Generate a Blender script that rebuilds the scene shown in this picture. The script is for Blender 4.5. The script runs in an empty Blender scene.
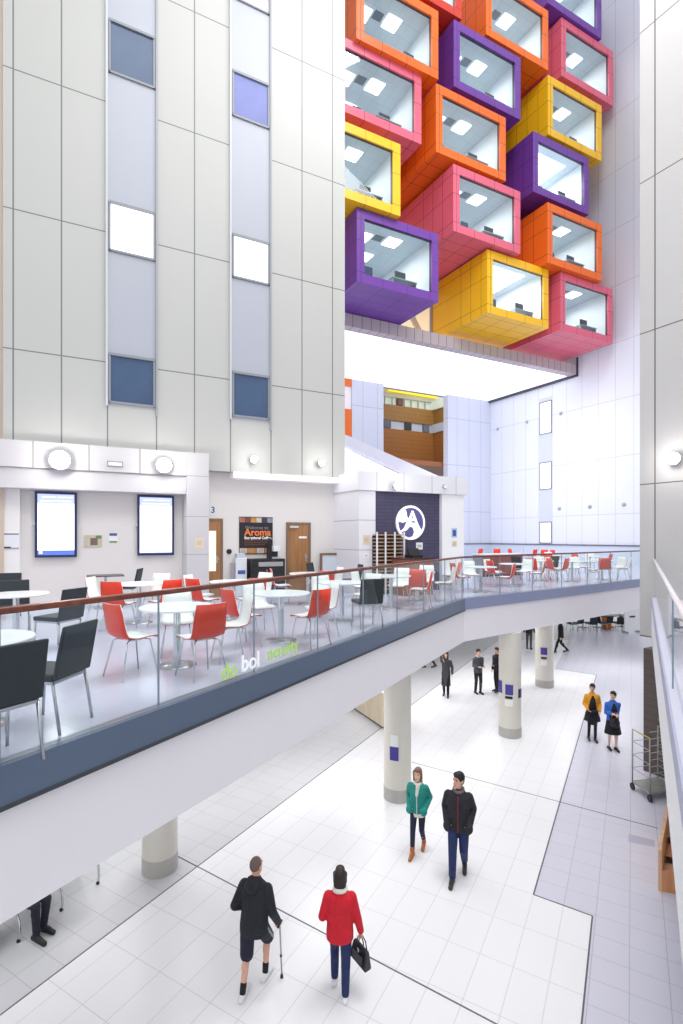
import bpy, math, random
from mathutils import Vector, Matrix
random.seed(7)
PI = math.pi
sc = bpy.context.scene
col = sc.collection

# ------------------------------------------------------------------ camera model
FPX, CX, HY, H = 510.0, 341.5, 537.0, 5.7      # focal length (px), principal x, horizon row, eye height
MZ = 4.1                                        # mezzanine floor level
A = Vector((.890, .455, 0)).normalized()        # run of the left tower and of the pod fronts
B = Vector((-.4954, .8687, 0)).normalized()     # run of the far right wall (away)
C = Vector((.4955, .8686, 0)).normalized()      # run of the concourse and balcony
D = Vector((-.8686, .4955, 0)).normalized()
NA = Vector((.455, -.890, 0)).normalized()      # outward normal of A walls

def ray(x, y, Y):
    return Vector(((x - CX) / FPX * Y, Y, H - (y - HY) / FPX * Y))
def gp(x, y, z=0.0):
    Y = FPX * (H - z) / (y - HY)
    return Vector(((x - CX) / FPX * Y, Y, z))

cam_d = bpy.data.cameras.new('camera')
cam = bpy.data.objects.new('camera', cam_d); col.objects.link(cam)
cam.location = (0, 0, H); cam.rotation_euler = (PI / 2, 0, 0)
cam_d.sensor_fit = 'VERTICAL'; cam_d.sensor_height = 36; cam_d.sensor_width = 24
cam_d.lens = FPX / 1024 * 36
cam_d.shift_y = (HY - 512) / 1024
cam_d.clip_end = 300; cam_d.clip_start = .05
sc.camera = cam

# ------------------------------------------------------------------ materials
def lin(c):
    c = c / 255
    return c / 12.92 if c <= .04045 else ((c + .055) / 1.055) ** 2.4
def rgb(r, g, b): return (lin(r), lin(g), lin(b), 1)
MATS = {}
def newmat(name):
    m = bpy.data.materials.new(name); m.use_nodes = True
    nt = m.node_tree
    return m, nt, nt.nodes['Principled BSDF']
def pm(name, c, rough=.5, metal=0, em=0, emc=None, noise=.05, spec=.5, nscale=6):
    if name in MATS: return MATS[name]
    m, nt, b = newmat(name)
    col4 = rgb(*c)
    b.inputs['Roughness'].default_value = rough
    b.inputs['Metallic'].default_value = metal
    b.inputs['Specular IOR Level'].default_value = spec
    b.inputs['Base Color'].default_value = col4
    if noise:
        n = nt.nodes.new('ShaderNodeTexNoise'); n.inputs['Scale'].default_value = nscale; n.inputs['Detail'].default_value = 4
        tc = nt.nodes.new('ShaderNodeTexCoord'); nt.links.new(tc.outputs['Object'], n.inputs['Vector'])
        mx = nt.nodes.new('ShaderNodeMix'); mx.data_type = 'RGBA'
        mx.inputs[6].default_value = tuple(v * (1 - noise) for v in col4[:3]) + (1,)
        mx.inputs[7].default_value = tuple(min(1, v * (1 + noise)) for v in col4[:3]) + (1,)
        nt.links.new(n.outputs['Fac'], mx.inputs[0]); nt.links.new(mx.outputs[2], b.inputs['Base Color'])
    if em:
        b.inputs['Emission Color'].default_value = rgb(*(emc or c)); b.inputs['Emission Strength'].default_value = em
    MATS[name] = m
    return m
def math_n(nt, op, a, b=None, c=None):
    n = nt.nodes.new('ShaderNodeMath'); n.operation = op
    for i, v in enumerate((a, b, c)):
        if v is None: continue
        if isinstance(v, (int, float)): n.inputs[i].default_value = v
        else: nt.links.new(v, n.inputs[i])
    return n.outputs[0]
def coord(nt, d, off):
    g = nt.nodes.new('ShaderNodeNewGeometry')
    v = nt.nodes.new('ShaderNodeVectorMath'); v.operation = 'DOT_PRODUCT'
    v.inputs[1].default_value = d; nt.links.new(g.outputs['Position'], v.inputs[0])
    return math_n(nt, 'SUBTRACT', v.outputs['Value'], off)
def per_line(nt, s, period, w):
    # 1 within w/2 of a multiple of period
    p = math_n(nt, 'PINGPONG', s, period / 2)
    return math_n(nt, 'LESS_THAN', p, w / 2)
def lines_mat(name, base, line, axes, rough=.5, noise=.03, spec=.4, var=0, em=0, nscale=1.5):
    """axes: list of (direction, offset, period or list of positions, width)"""
    if name in MATS: return MATS[name]
    m, nt, b = newmat(name)
    tot = None
    cells = []
    for d, off, per, w in axes:
        s = coord(nt, d, off)
        if isinstance(per, (int, float)):
            l = per_line(nt, s, per, w)
            cells.append(math_n(nt, 'FLOOR', math_n(nt, 'DIVIDE', s, per)))
        else:
            l = None
            for q in per:
                t = math_n(nt, 'LESS_THAN', math_n(nt, 'ABSOLUTE', math_n(nt, 'SUBTRACT', s, q)), w / 2)
                l = t if l is None else math_n(nt, 'MAXIMUM', l, t)
        tot = l if tot is None else math_n(nt, 'MAXIMUM', tot, l)
    n = nt.nodes.new('ShaderNodeTexNoise'); n.inputs['Scale'].default_value = nscale; n.inputs['Detail'].default_value = 3
    g = nt.nodes.new('ShaderNodeNewGeometry'); nt.links.new(g.outputs['Position'], n.inputs['Vector'])
    bc = rgb(*base)
    mx = nt.nodes.new('ShaderNodeMix'); mx.data_type = 'RGBA'
    k = noise
    mx.inputs[6].default_value = tuple(v * (1 - k) for v in bc[:3]) + (1,)
    mx.inputs[7].default_value = tuple(min(1, v * (1 + k)) for v in bc[:3]) + (1,)
    fac = n.outputs['Fac']
    if var and len(cells) > 1:
        cv = nt.nodes.new('ShaderNodeCombineXYZ'); nt.links.new(cells[0], cv.inputs[0]); nt.links.new(cells[1], cv.inputs[1])
        wn = nt.nodes.new('ShaderNodeTexWhiteNoise'); wn.noise_dimensions = '2D'; nt.links.new(cv.outputs[0], wn.inputs['Vector'])
        fac = math_n(nt, 'ADD', math_n(nt, 'MULTIPLY', wn.outputs['Value'], var), math_n(nt, 'MULTIPLY', fac, 1 - var))
    nt.links.new(fac, mx.inputs[0])
    m2 = nt.nodes.new('ShaderNodeMix'); m2.data_type = 'RGBA'
    m2.inputs[7].default_value = rgb(*line)
    nt.links.new(tot, m2.inputs[0]); nt.links.new(mx.outputs[2], m2.inputs[6])
    nt.links.new(m2.outputs[2], b.inputs['Base Color'])
    b.inputs['Roughness'].default_value = rough; b.inputs['Specular IOR Level'].default_value = spec
    if em:
        nt.links.new(m2.outputs[2], b.inputs['Emission Color']); b.inputs['Emission Strength'].default_value = em
    MATS[name] = m
    return m
def glass(name, tint=(240, 248, 248), f0=.05, power=5, gloss=1.0, base=0.0):
    if name in MATS: return MATS[name]
    m = bpy.data.materials.new(name); m.use_nodes = True; nt = m.node_tree; nt.nodes.clear()
    out = nt.nodes.new('ShaderNodeOutputMaterial')
    tr = nt.nodes.new('ShaderNodeBsdfTransparent'); tr.inputs[0].default_value = rgb(*tint)
    gl = nt.nodes.new('ShaderNodeBsdfGlossy'); gl.inputs['Roughness'].default_value = 0.02
    gl.inputs[0].default_value = (gloss, gloss, gloss, 1)
    lw = nt.nodes.new('ShaderNodeLayerWeight'); lw.inputs['Blend'].default_value = .5
    fc = math_n(nt, 'ADD', math_n(nt, 'MULTIPLY', math_n(nt, 'POWER', lw.outputs['Facing'], power), 1 - f0), f0)
    mx = nt.nodes.new('ShaderNodeMixShader')
    nt.links.new(fc, mx.inputs[0]); nt.links.new(tr.outputs[0], mx.inputs[1]); nt.links.new(gl.outputs[0], mx.inputs[2])
    nt.links.new(mx.outputs[0], out.inputs['Surface'])
    MATS[name] = m
    return m
def wood(name, c1, c2, scale=3, rough=.45, axis='Z'):
    if name in MATS: return MATS[name]
    m, nt, b = newmat(name)
    tc = nt.nodes.new('ShaderNodeTexCoord')
    mp = nt.nodes.new('ShaderNodeMapping'); nt.links.new(tc.outputs['Object'], mp.inputs[0])
    mp.inputs['Scale'].default_value = (scale * 6, scale * 6, scale * .6) if axis == 'Z' else (scale * .6, scale * .6, scale * 6)
    n = nt.nodes.new('ShaderNodeTexNoise'); n.inputs['Scale'].default_value = 1; n.inputs['Detail'].default_value = 5
    nt.links.new(mp.outputs[0], n.inputs['Vector'])
    r = nt.nodes.new('ShaderNodeValToRGB'); r.color_ramp.elements[0].color = rgb(*c1); r.color_ramp.elements[1].color = rgb(*c2)
    r.color_ramp.elements[0].position = .3; r.color_ramp.elements[1].position = .7
    nt.links.new(n.outputs['Fac'], r.inputs[0]); nt.links.new(r.outputs[0], b.inputs['Base Color'])
    b.inputs['Roughness'].default_value = rough
    MATS[name] = m
    return m

# ------------------------------------------------------------------ mesh builder
class MB:
    def __init__(s, M=None, w=False): s.v = []; s.f = []; s.M = M; s.w = w; s.sm = []
    def add(s, vs, fs, smooth=False):
        o = len(s.v)
        if s.M is not None: vs = [s.M @ Vector(p) for p in vs]
        s.v += [tuple(p) for p in vs]; s.f += [tuple(i + o for i in f) for f in fs]; s.sm += [smooth] * len(fs)
        return s
    def hexa(s, p):   # 8 corners: bottom 4 ccw, top 4 ccw
        return s.add(p, [(3, 2, 1, 0), (4, 5, 6, 7), (0, 1, 5, 4), (1, 2, 6, 5), (2, 3, 7, 6), (3, 0, 4, 7)])
    def box(s, x0, x1, y0, y1, z0, z1):
        return s.hexa([(x0, y0, z0), (x1, y0, z0), (x1, y1, z0), (x0, y1, z0), (x0, y0, z1), (x1, y0, z1), (x1, y1, z1), (x0, y1, z1)])
    def prism(s, poly, z0, z1):
        n = len(poly)
        vs = [(p[0], p[1], z0) for p in poly] + [(p[0], p[1], z1) for p in poly]
        return s.add(vs, [tuple(range(n - 1, -1, -1)), tuple(range(n, 2 * n))] + [(i, (i + 1) % n, n + (i + 1) % n, n + i) for i in range(n)])
    def lathe(s, prof, n=24, c=(0, 0, 0), smooth=True):
        vs = []; fs = []
        for r, z in prof:
            for i in range(n):
                a = 2 * PI * i / n; vs.append((c[0] + r * math.cos(a), c[1] + r * math.sin(a), c[2] + z))
        m = len(prof)
        for j in range(m - 1):
            for i in range(n):
                fs.append((j * n + i, j * n + (i + 1) % n, (j + 1) * n + (i + 1) % n, (j + 1) * n + i))
        s.add(vs, fs, smooth)
        return s.add([vs[i] for i in range(n)] + [vs[(m - 1) * n + i] for i in range(n)], [tuple(range(n - 1, -1, -1)), tuple(range(n, 2 * n))])
    def loft(s, secs, n=18, smooth=True):   # secs: (z, cx, cy, rx, ry)
        vs = []; fs = []
        for z, cx, cy, rx, ry in secs:
            for i in range(n):
                a = 2 * PI * i / n; vs.append((cx + rx * math.cos(a), cy + ry * math.sin(a), z))
        m = len(secs)
        for j in range(m - 1):
            for i in range(n):
                fs.append((j * n + i, j * n + (i + 1) % n, (j + 1) * n + (i + 1) % n, (j + 1) * n + i))
        fs += [tuple(range(n - 1, -1, -1)), tuple(range((m - 1) * n, m * n))]
        return s.add(vs, fs, smooth)
    def tube(s, pts, r, n=8, smooth=True):
        pts = [Vector(p) for p in pts]; m = len(pts)
        rs = r if isinstance(r, (list, tuple)) else [r] * m
        vs = []; fs = []
        prev = None
        for j, p in enumerate(pts):
            t = (pts[min(j + 1, m - 1)] - pts[max(j - 1, 0)]).normalized()
            ref = Vector((0, 0, 1)) if abs(t.z) < .9 else Vector((1, 0, 0))
            if prev is not None: ref = prev
            u = (ref - t * ref.dot(t)).normalized(); w = t.cross(u); prev = u
            for i in range(n):
                a = 2 * PI * i / n; vs.append(p + (u * math.cos(a) + w * math.sin(a)) * rs[j])
        for j in range(m - 1):
            for i in range(n):
                fs.append((j * n + i, j * n + (i + 1) % n, (j + 1) * n + (i + 1) % n, (j + 1) * n + i))
        fs += [tuple(range(n - 1, -1, -1)), tuple(range((m - 1) * n, m * n))]
        return s.add(vs, fs, smooth)
    def ell(s, c, r, n=14, m=9, R=None):
        vs = []; fs = []
        for j in range(1, m):
            t = PI * j / m
            for i in range(n):
                a = 2 * PI * i / n
                q = Vector((r[0] * math.sin(t) * math.cos(a), r[1] * math.sin(t) * math.sin(a), -r[2] * math.cos(t)))
                if R is not None: q = R @ q
                vs.append(Vector(c) + q)
        q0 = Vector((0, 0, -r[2])); q1 = Vector((0, 0, r[2]))
        if R is not None: q0 = R @ q0; q1 = R @ q1
        vs += [Vector(c) + q0, Vector(c) + q1]
        k = len(vs)
        for j in range(m - 2):
            for i in range(n):
                fs.append((j * n + i, j * n + (i + 1) % n, (j + 1) * n + (i + 1) % n, (j + 1) * n + i))
        for i in range(n):
            fs.append((k - 2, (i + 1) % n, i)); fs.append((k - 1, (m - 2) * n + i, (m - 2) * n + (i + 1) % n))
        return s.add(vs, fs, True)
    def cap(s, p0, p1, r0, r1, n=12):
        p0 = Vector(p0); p1 = Vector(p1); d = p1 - p0
        if d.length < 1e-6: return s.ell(p0, (r0,) * 3)
        t = d.normalized(); pts = []; rs = []
        for a in (-85, -60, -30): pts.append(p0 + t * r0 * math.sin(math.radians(a))); rs.append(r0 * math.cos(math.radians(a)))
        pts.append(p0); rs.append(r0); pts.append(p1); rs.append(r1)
        for a in (30, 60, 85): pts.append(p1 + t * r1 * math.sin(math.radians(a))); rs.append(r1 * math.cos(math.radians(a)))
        return s.tube(pts, rs, n)

def tag(o, label=None, cat=None, group=None, kind=None):
    if label: o['label'] = label
    if cat: o['category'] = cat
    if group: o['group'] = group
    if kind: o['kind'] = kind
    return o
def rootof(o):
    while o.parent is not None: o = o.parent
    return o
def mk(name, mb, mat, parent=None, bevel=0, world=None):
    """One mesh object. World-built meshes are re-based on their thing (or on their own base)."""
    w = mb.w if world is None else world
    vs = [Vector(p) for p in mb.v]
    loc = Vector((0, 0, 0))
    if w:
        if parent is not None: off = Vector(rootof(parent).location)
        else:
            xs = [p.x for p in vs]; ys = [p.y for p in vs]; zs = [p.z for p in vs]
            off = Vector(((min(xs) + max(xs)) / 2, (min(ys) + max(ys)) / 2, min(zs))); loc = off
        vs = [p - off for p in vs]
    me = bpy.data.meshes.new(name)
    me.from_pydata([tuple(p) for p in vs], [], mb.f); me.update()
    me.polygons.foreach_set('use_smooth', mb.sm)
    me.materials.append(mat)
    o = bpy.data.objects.new(name, me); col.objects.link(o)
    o.location = loc
    if parent is not None: o.parent = parent
    if bevel:
        b = o.modifiers.new('bevel', 'BEVEL'); b.width = bevel; b.segments = 2; b.limit_method = 'ANGLE'
    return o
def thing(name, label, cat, loc=(0, 0, 0), rz=0, group=None):
    o = bpy.data.objects.new(name, None); col.objects.link(o)
    o.location = loc; o.rotation_euler = (0, 0, rz); o.empty_display_size = .2
    return tag(o, label, cat, group)
def struct(name, mb, mat, parent=None, bevel=0):
    o = mk(name, mb, mat, parent, bevel)
    if parent is None: o['kind'] = 'structure'
    return o
def dup(root, loc, rz, label, group=None):
    r = root.copy(); col.objects.link(r); r.location = loc; r.rotation_euler = (0, 0, rz); r['label'] = label
    if group: r['group'] = group
    for ch in list(root.children):
        c = ch.copy(); col.objects.link(c); c.parent = r
        for g in list(ch.children):
            d = g.copy(); col.objects.link(d); d.parent = c
    return r

class Fr:   # a vertical plane: u along it, v outward (towards the hall), z height
    def __init__(s, P, e1, n):
        s.P = Vector((P[0], P[1], 0)); s.e = e1; s.n = n
    def w(s, u, v, z): return s.P + s.e * u + s.n * v + Vector((0, 0, z))
    def off(s, d): return Fr(s.P + s.n * d, s.e, s.n)
    def hit(s, x, y):
        d = Vector(((x - CX) / FPX, 1, (HY - y) / FPX))
        t = s.P.dot(s.n) / d.dot(s.n)
        p = d * t
        return ((p - s.P).dot(s.e), p.z + H)
    def u(s, x): return s.hit(x, HY)[0]
    def z(s, x, y): return s.hit(x, y)[1]
    def box(s, mb, u0, u1, v0, v1, z0, z1):
        p = [s.w(u0, v1, z0), s.w(u1, v1, z0), s.w(u1, v0, z0), s.w(u0, v0, z0), s.w(u0, v1, z1), s.w(u1, v1, z1), s.w(u1, v0, z1), s.w(u0, v0, z1)]
        return mb.hexa(p)
    def rect(s, x0, y0, x1, y1):   # pixel rectangle: u0,u1,z0,z1 with z taken at the mean column
        xm = (x0 + x1) / 2
        return s.u(x0), s.u(x1), s.z(xm, y1), s.z(xm, y0)
    def M(s, u, v, z):             # matrix: local x -> e, y -> z, z -> n (for flat artwork)
        o = s.w(u, v, z)
        return Matrix(((s.e.x, 0, s.n.x, o.x), (s.e.y, 0, s.n.y, o.y), (0, 1, 0, o.z), (0, 0, 0, 1)))
def wb(): return MB(w=True)
def fbox(fr, u0, u1, v0, v1, z0, z1): return fr.box(wb(), u0, u1, v0, v1, z0, z1)
def text_mb(body, size, M, align='LEFT', bold=0.0, depth=.003):
    cu = bpy.data.curves.new('t', 'FONT'); cu.body = body; cu.size = size; cu.align_x = align; cu.extrude = depth; cu.offset = bold
    o = bpy.data.objects.new('t', cu); col.objects.link(o)
    dg = bpy.context.evaluated_depsgraph_get(); dg.update()
    me = bpy.data.meshes.new_from_object(o.evaluated_get(dg))
    mb = MB(M=M, w=True)
    mb.add([v.co.copy() for v in me.vertices], [tuple(p.vertices) for p in me.polygons])
    bpy.data.objects.remove(o); bpy.data.curves.remove(cu); bpy.data.meshes.remove(me)
    return mb

# ------------------------------------------------------------------ world and render look
wd = bpy.data.worlds.new('world'); sc.world = wd; wd.use_nodes = True
bg = wd.node_tree.nodes['Background']; bg.inputs[0].default_value = (.93, .96, 1, 1); bg.inputs[1].default_value = 0.95
sc.view_settings.view_transform = 'Standard'; sc.view_settings.look = 'None'; sc.view_settings.exposure = 0
sc.cycles.use_denoising = True
sc.cycles.max_bounces = 10; sc.cycles.transparent_max_bounces = 24; sc.cycles.diffuse_bounces = 4
def light(name, kind, loc, energy, size=1.0, color=(1, 1, 1), direction=(0, 0, -1), size_y=None, parent=None, spot=None):
    d = bpy.data.lights.new(name, kind); d.energy = energy; d.color = color
    if kind == 'AREA':
        d.size = size
        if size_y: d.shape = 'RECTANGLE'; d.size_y = size_y
    else: d.shadow_soft_size = size
    if spot: d.spot_size = math.radians(spot); d.spot_blend = .6
    o = bpy.data.objects.new(name, d); col.objects.link(o)
    o.location = loc; o.rotation_euler = Vector(direction).to_track_quat('-Z', 'Y').to_euler()
    if parent: o.parent = parent
    return o

# shared materials
WHITE = pm('white_paint', (238, 238, 240), .5, noise=.02)
STEEL = pm('brushed_steel', (190, 194, 198), .3, 1, noise=.04)
CHROME = pm('chrome', (215, 218, 222), .15, 1, noise=.02)
BLACK = pm('black_plastic', (26, 27, 31), .45)
DARKGREY = pm('dark_grey_plastic', (62, 66, 72), .5)
RAILWOOD = wood('handrail_wood', (92, 42, 28), (126, 64, 42), 2, .35)
BAL_GLASS = glass('balustrade_glass', (236, 246, 246), .035)
EDGE = pm('glass_edge', (136, 150, 162), .3)

# ================================================================== GROUND FLOOR
def tile_axes(pu, pv, w, ou=0, ov=0): return [(C, ou, pu, w), (D, ov, pv, w)]
CNR = gp(533.5, 894.8)
FLOOR_GREY = lines_mat('floor_grey_tiles', (200, 201, 203), (172, 172, 176), [(C, CNR.dot(C), .41, .009), (D, CNR.dot(D), .8, .01)], .32, .03, .4, .5)
FLOOR_WHITE = lines_mat('floor_white_tiles', (231, 231, 232), (207, 207, 211), [(C, CNR.dot(C), .79, .011), (D, CNR.dot(D), .445, .011)], .3, .012, .4, .6)
FLOOR_RIGHT = lines_mat('floor_lilac_tiles', (203, 202, 214), (174, 174, 186), [(C, CNR.dot(C), .42, .009), (D, CNR.dot(D), .445, .011)], .3, .03, .45, .5)
JOINT = pm('floor_joint', (92, 92, 98), .6)
m = wb(); m.add([(-40, -6, 0), (60, -6, 0), (60, 80, 0), (-40, 80, 0), (-40, -6, -.3), (60, -6, -.3), (60, 80, -.3), (-40, 80, -.3)],
                [(0, 1, 2, 3), (7, 6, 5, 4), (4, 5, 1, 0), (5, 6, 2, 1), (6, 7, 3, 2), (7, 4, 0, 3)])
struct('floor', m, FLOOR_GREY)
zw = [gp(-180, 1151.5), gp(0, 1015.6), gp(200, 864.5), gp(498, 640), gp(569, 640), gp(555, 668.5), gp(596.4, 675), gp(533.5, 894.8), gp(592.4, 916.2), gp(574, 1090)]
m = wb(); m.prism(zw, .0005, .004); struct('floor_white_zone', m, FLOOR_WHITE)
zr = [gp(574, 1090), gp(592.4, 916.2), gp(533.5, 894.8), gp(596.4, 675), gp(555, 668.5), gp(569, 640), gp(577, 622), (40, 34), (30, -4)]
m = wb(); m.prism(zr, .0003, .0025); struct('floor_right_zone', m, FLOOR_RIGHT)
TRIM_N = [0]
def trim(mb, mat, bevel=0):
    TRIM_N[0] += 1
    return struct('trim_%d' % TRIM_N[0], mb, mat, None, bevel)
def strip(p, q, w=.022, mat=JOINT, z=.006):
    p = Vector((p[0], p[1], 0)); q = Vector((q[0], q[1], 0)); d = (q - p).normalized(); n = Vector((-d.y, d.x, 0)) * w / 2
    m = wb(); m.prism([p - n, q - n, q + n, p + n], .001, z); return trim(m, mat)
strip(gp(0, 1015.6), gp(498, 640)); strip(gp(177, 856), gp(560, 1058)); strip(gp(392, 757), gp(658, 828.5), .018)
strip(gp(596.4, 675), gp(533.5, 894.8)); strip(gp(533.5, 894.8), gp(592.4, 916.2)); strip(gp(592.4, 916.2), gp(577, 1070))
strip(gp(555, 668.5), gp(596.4, 675), .03)
# darker patch of floor by the wooden stand
m = wb(); m.prism([gp(628.5, 834), gp(654.5, 840.5), gp(654.8, 847), gp(628.5, 842)], .0012, .0034); trim(m, pm('floor_patch', (176, 174, 194), .4))

# ================================================================== MEZZANINE SLAB AND BALUSTRADE
E0 = Vector((-2.377, 3.55, 0))
EC = Vector((4.29 + 1.249, 7.49 + 2.117, 0)).normalized()     # left balcony edge
BEND = Vector((3.16, 13.16, 0))
ER = Vector((7.98, 5.94, 0)).normalized()                      # right balcony edge
def edgeY(Y): return BEND - EC * ((BEND.y - Y) / EC.y)
RE = Vector((18.3, 24.45, 0))
ES = edgeY(.4)
slab = [ES, BEND, RE, Vector((7.6, 43, 0)), Vector((-28, 25, 0)), Vector((-16, .4, 0))]
MEZZ = lines_mat('mezzanine_floor_sheet', (208, 206, 225), (192, 190, 210), [(C, .2, 2.4, .008), (D, .1, 2.4, .008)], .2, .09, .6, nscale=.9)  # blotches and extra lavender imitate sun patches and bluish shade on the floor
m = wb(); m.prism(slab, 3.98, MZ); struct('floor_mezzanine', m, MEZZ)
inner = [p for p in slab]
m = wb(); m.prism([slab[0] - D * -.0, slab[1], slab[2], slab[3], slab[4], slab[5]], 3.0, 3.975)
struct('ceiling_under_mezzanine', m, lines_mat('balcony_render', (240, 236, 241), (214, 210, 216), [(C, 0, 400, .001), (D, 0, 400, .001)], .55, .02))
FASCIA = pm('fascia_blue_grey', (92, 106, 128), .4, noise=.05, nscale=2)
FASCIA_R = pm('fascia_lilac_grey', (138, 146, 178), .4, noise=.05, nscale=2)
def edge_box(p, q, inn, out, z0, z1):
    d = (q - p).normalized(); n = Vector((d.y, -d.x, 0))      # outward (towards the void)
    m = wb(); P = [p - n * inn, q - n * inn, q + n * out, p + n * out]
    return m.prism(P, z0, z1)
trim(edge_box(ES, BEND, .02, .035, 3.83, MZ + .012), FASCIA)
trim(edge_box(BEND, RE, .02, .035, 3.83, MZ + .012), FASCIA_R)
trim(edge_box(ES, BEND, .02, .045, 3.80, 3.83), DARKGREY)

NL = Vector((EC.y, -EC.x, 0)); NR = Vector((ER.y, -ER.x, 0))
def balustrade(label, joints, bend_dir, zrail=5.2, railmat=RAILWOOD, inset=.05, n=None):
    base = joints[0]
    t = thing('glass_balustrade', label, 'railing', (base.x, base.y, MZ))
    d = (joints[-1] - joints[0]).normalized(); n = Vector((d.y, -d.x, 0))
    p0 = joints[0] - n * inset; p1 = joints[-1] - n * inset
    m = wb(); m.prism([p0 - n * .045, p1 - n * .045, p1 + n * .045, p0 + n * .045], zrail - .045, zrail)
    mk('handrail', m, railmat, t, .008)
    for a, b in zip(joints[:-1], joints[1:]):
        a2 = a - n * inset + d * .008; b2 = b - n * inset - d * .008
        m = wb(); m.add([a2 + Vector((0, 0, MZ + .015)), b2 + Vector((0, 0, MZ + .015)), b2 + Vector((0, 0, zrail - .04)), a2 + Vector((0, 0, zrail - .04))], [(0, 1, 2, 3)])
        mk('glass_panel', m, BAL_GLASS, t)
        m = wb(); e = b - n * inset
        m.prism([e - n * .009 - d * .005, e - n * .009 + d * .005, e + n * .009 + d * .005, e + n * .009 - d * .005], MZ + .012, zrail - .04)
        mk('panel_joint', m, EDGE, t)
    m = wb(); m.prism([p0 - n * .05, p1 - n * .05, p1 + n * .03, p0 + n * .03], MZ, MZ + .014)
    mk('base_channel', m, pm('aluminium_channel', (150, 156, 166), .4, .6), t)
    return t
jl = [edgeY(1.17 + 1.2 * i) for i in range(11)]; jl[-1] = BEND.copy()
b1 = balustrade('long glass balustrade with brown wooden handrail along the left balcony edge', jl, EC)
# lettering along the foot of the glass
frB = Fr(edgeY(4.67) - NL * .045, EC, NL)
for s_, x_, y_, sz, c_ in (('do', 221, 684, .24, (176, 214, 110)), ('bol', 241, 672, .26, (244, 246, 252)), ('nenuity', 267, 660, .22, (170, 206, 110))):
    u_, z_ = frB.hit(x_, y_)
    mk('glass_lettering', text_mb(s_, sz, frB.M(u_, .004, max(z_, MZ + .05)), bold=.004), pm('letter_%d' % c_[0], c_, .5, em=.25), b1)
L = (RE - BEND).length; nj = 12
b2 = balustrade('glass balustrade with thin wooden handrail along the far balcony edge', [BEND + (RE - BEND) * (i / nj) for i in range(nj + 1)], ER)

# ================================================================== RIGHT WALKWAY (beside the viewer)
WD = Vector((.589, 1, 0)).normalized(); WN = Vector((-WD.y, WD.x, 0))   # left of the walkway edge
W0 = Vector((.28 - .589 * 1.2, -1.2, 0)); W1 = Vector((.28 + .589 * 13.7, 13.7, 0))
m = wb(); m.prism([W0, W0 - WN * -0 + Vector((6, -2, 0)), W1 + Vector((6, -2, 0)), W1], 3.0, MZ - .01); struct('floor_walkway', m, pm('walkway_floor', (206, 206, 220), .4))
m = wb(); m.prism([W0, W1, W1 + WN * .02, W0 + WN * .02], 3.0, 3.86); trim(m, pm('walkway_fascia_white', (246, 246, 250), .45, noise=.01))
m = wb(); m.prism([W0, W1, W1 + WN * .02, W0 + WN * .02], 3.86, MZ); trim(m, pm('walkway_fascia_lilac', (176, 178, 202), .5, noise=.02))
t = thing('walkway_balustrade', 'glass balustrade with pale steel handrail along the walkway at the right', 'railing', (W0.x, W0.y, MZ))
a = W0 - WN * .04; b = W1 - WN * .04
RG = glass('walkway_glass', (240, 246, 248), .05, 4)
js = [0, 7.66, (b - a).length]
for i in range(len(js) - 1):
    p = a + WD * (js[i] + .006); q = a + WD * (js[i + 1] - .006)
    m = wb(); m.add([p + Vector((0, 0, MZ)), q + Vector((0, 0, MZ)), q + Vector((0, 0, 5.08)), p + Vector((0, 0, 5.08))], [(0, 1, 2, 3)])
    mk('glass_panel', m, RG, t)
    if i < len(js) - 2:
        e = a + WD * js[i + 1]
        m = wb(); m.prism([e - WN * .008 - WD * .006, e - WN * .008 + WD * .006, e + WN * .008 + WD * .006, e + WN * .008 - WD * .006], MZ, 5.08)
        mk('panel_joint', m, EDGE, t)
m = wb(); m.tube([a + Vector((0, 0, 5.1)), b + Vector((0, 0, 5.1))], .028, 12)
mk('handrail', m, pm('pale_steel_rail', (226, 220, 224), .3, .3), t)

# right tower, carried above the walkway
K = ray(639.8, HY, 13.9)
frK = Fr((K.x, K.y), -B, Vector((-.8687, -.4954, 0)).normalized())
zj = [frK.z(640.5, 484.7), frK.z(640.5, 183.7)]; pz = zj[1] - zj[0]
TOWER_R = lines_mat('right_tower_panels', (190, 188, 187), (108, 99, 92), [((0, 0, 1), zj[0], pz / 2, .03), (-B, (frK.w(frK.u(655), 0, 0)).dot(-B), [0, 1.35, 2.7], .035)], .4, .03, .35)
m = wb(); frK.box(m, 0, 9, -3.5, 0, 3.0, 44); struct('wall_right_tower', m, TOWER_R)
# dark clad wall below the walkway
p = ray(643.5, HY, 12.45)
frD = Fr((p.x, p.y), -B, Vector((-.8687, -.4954, 0)).normalized())
m = wb(); frD.box(m, 0, 6, -.5, 0, 0, 2.99)
struct('wall_dark_cladding', m, lines_mat('brown_cladding', (92, 82, 78), (70, 62, 60), [((0, 0, 1), 0, .18, .012), (-B, 0, .6, .01)], .5, .12, nscale=8))

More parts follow.
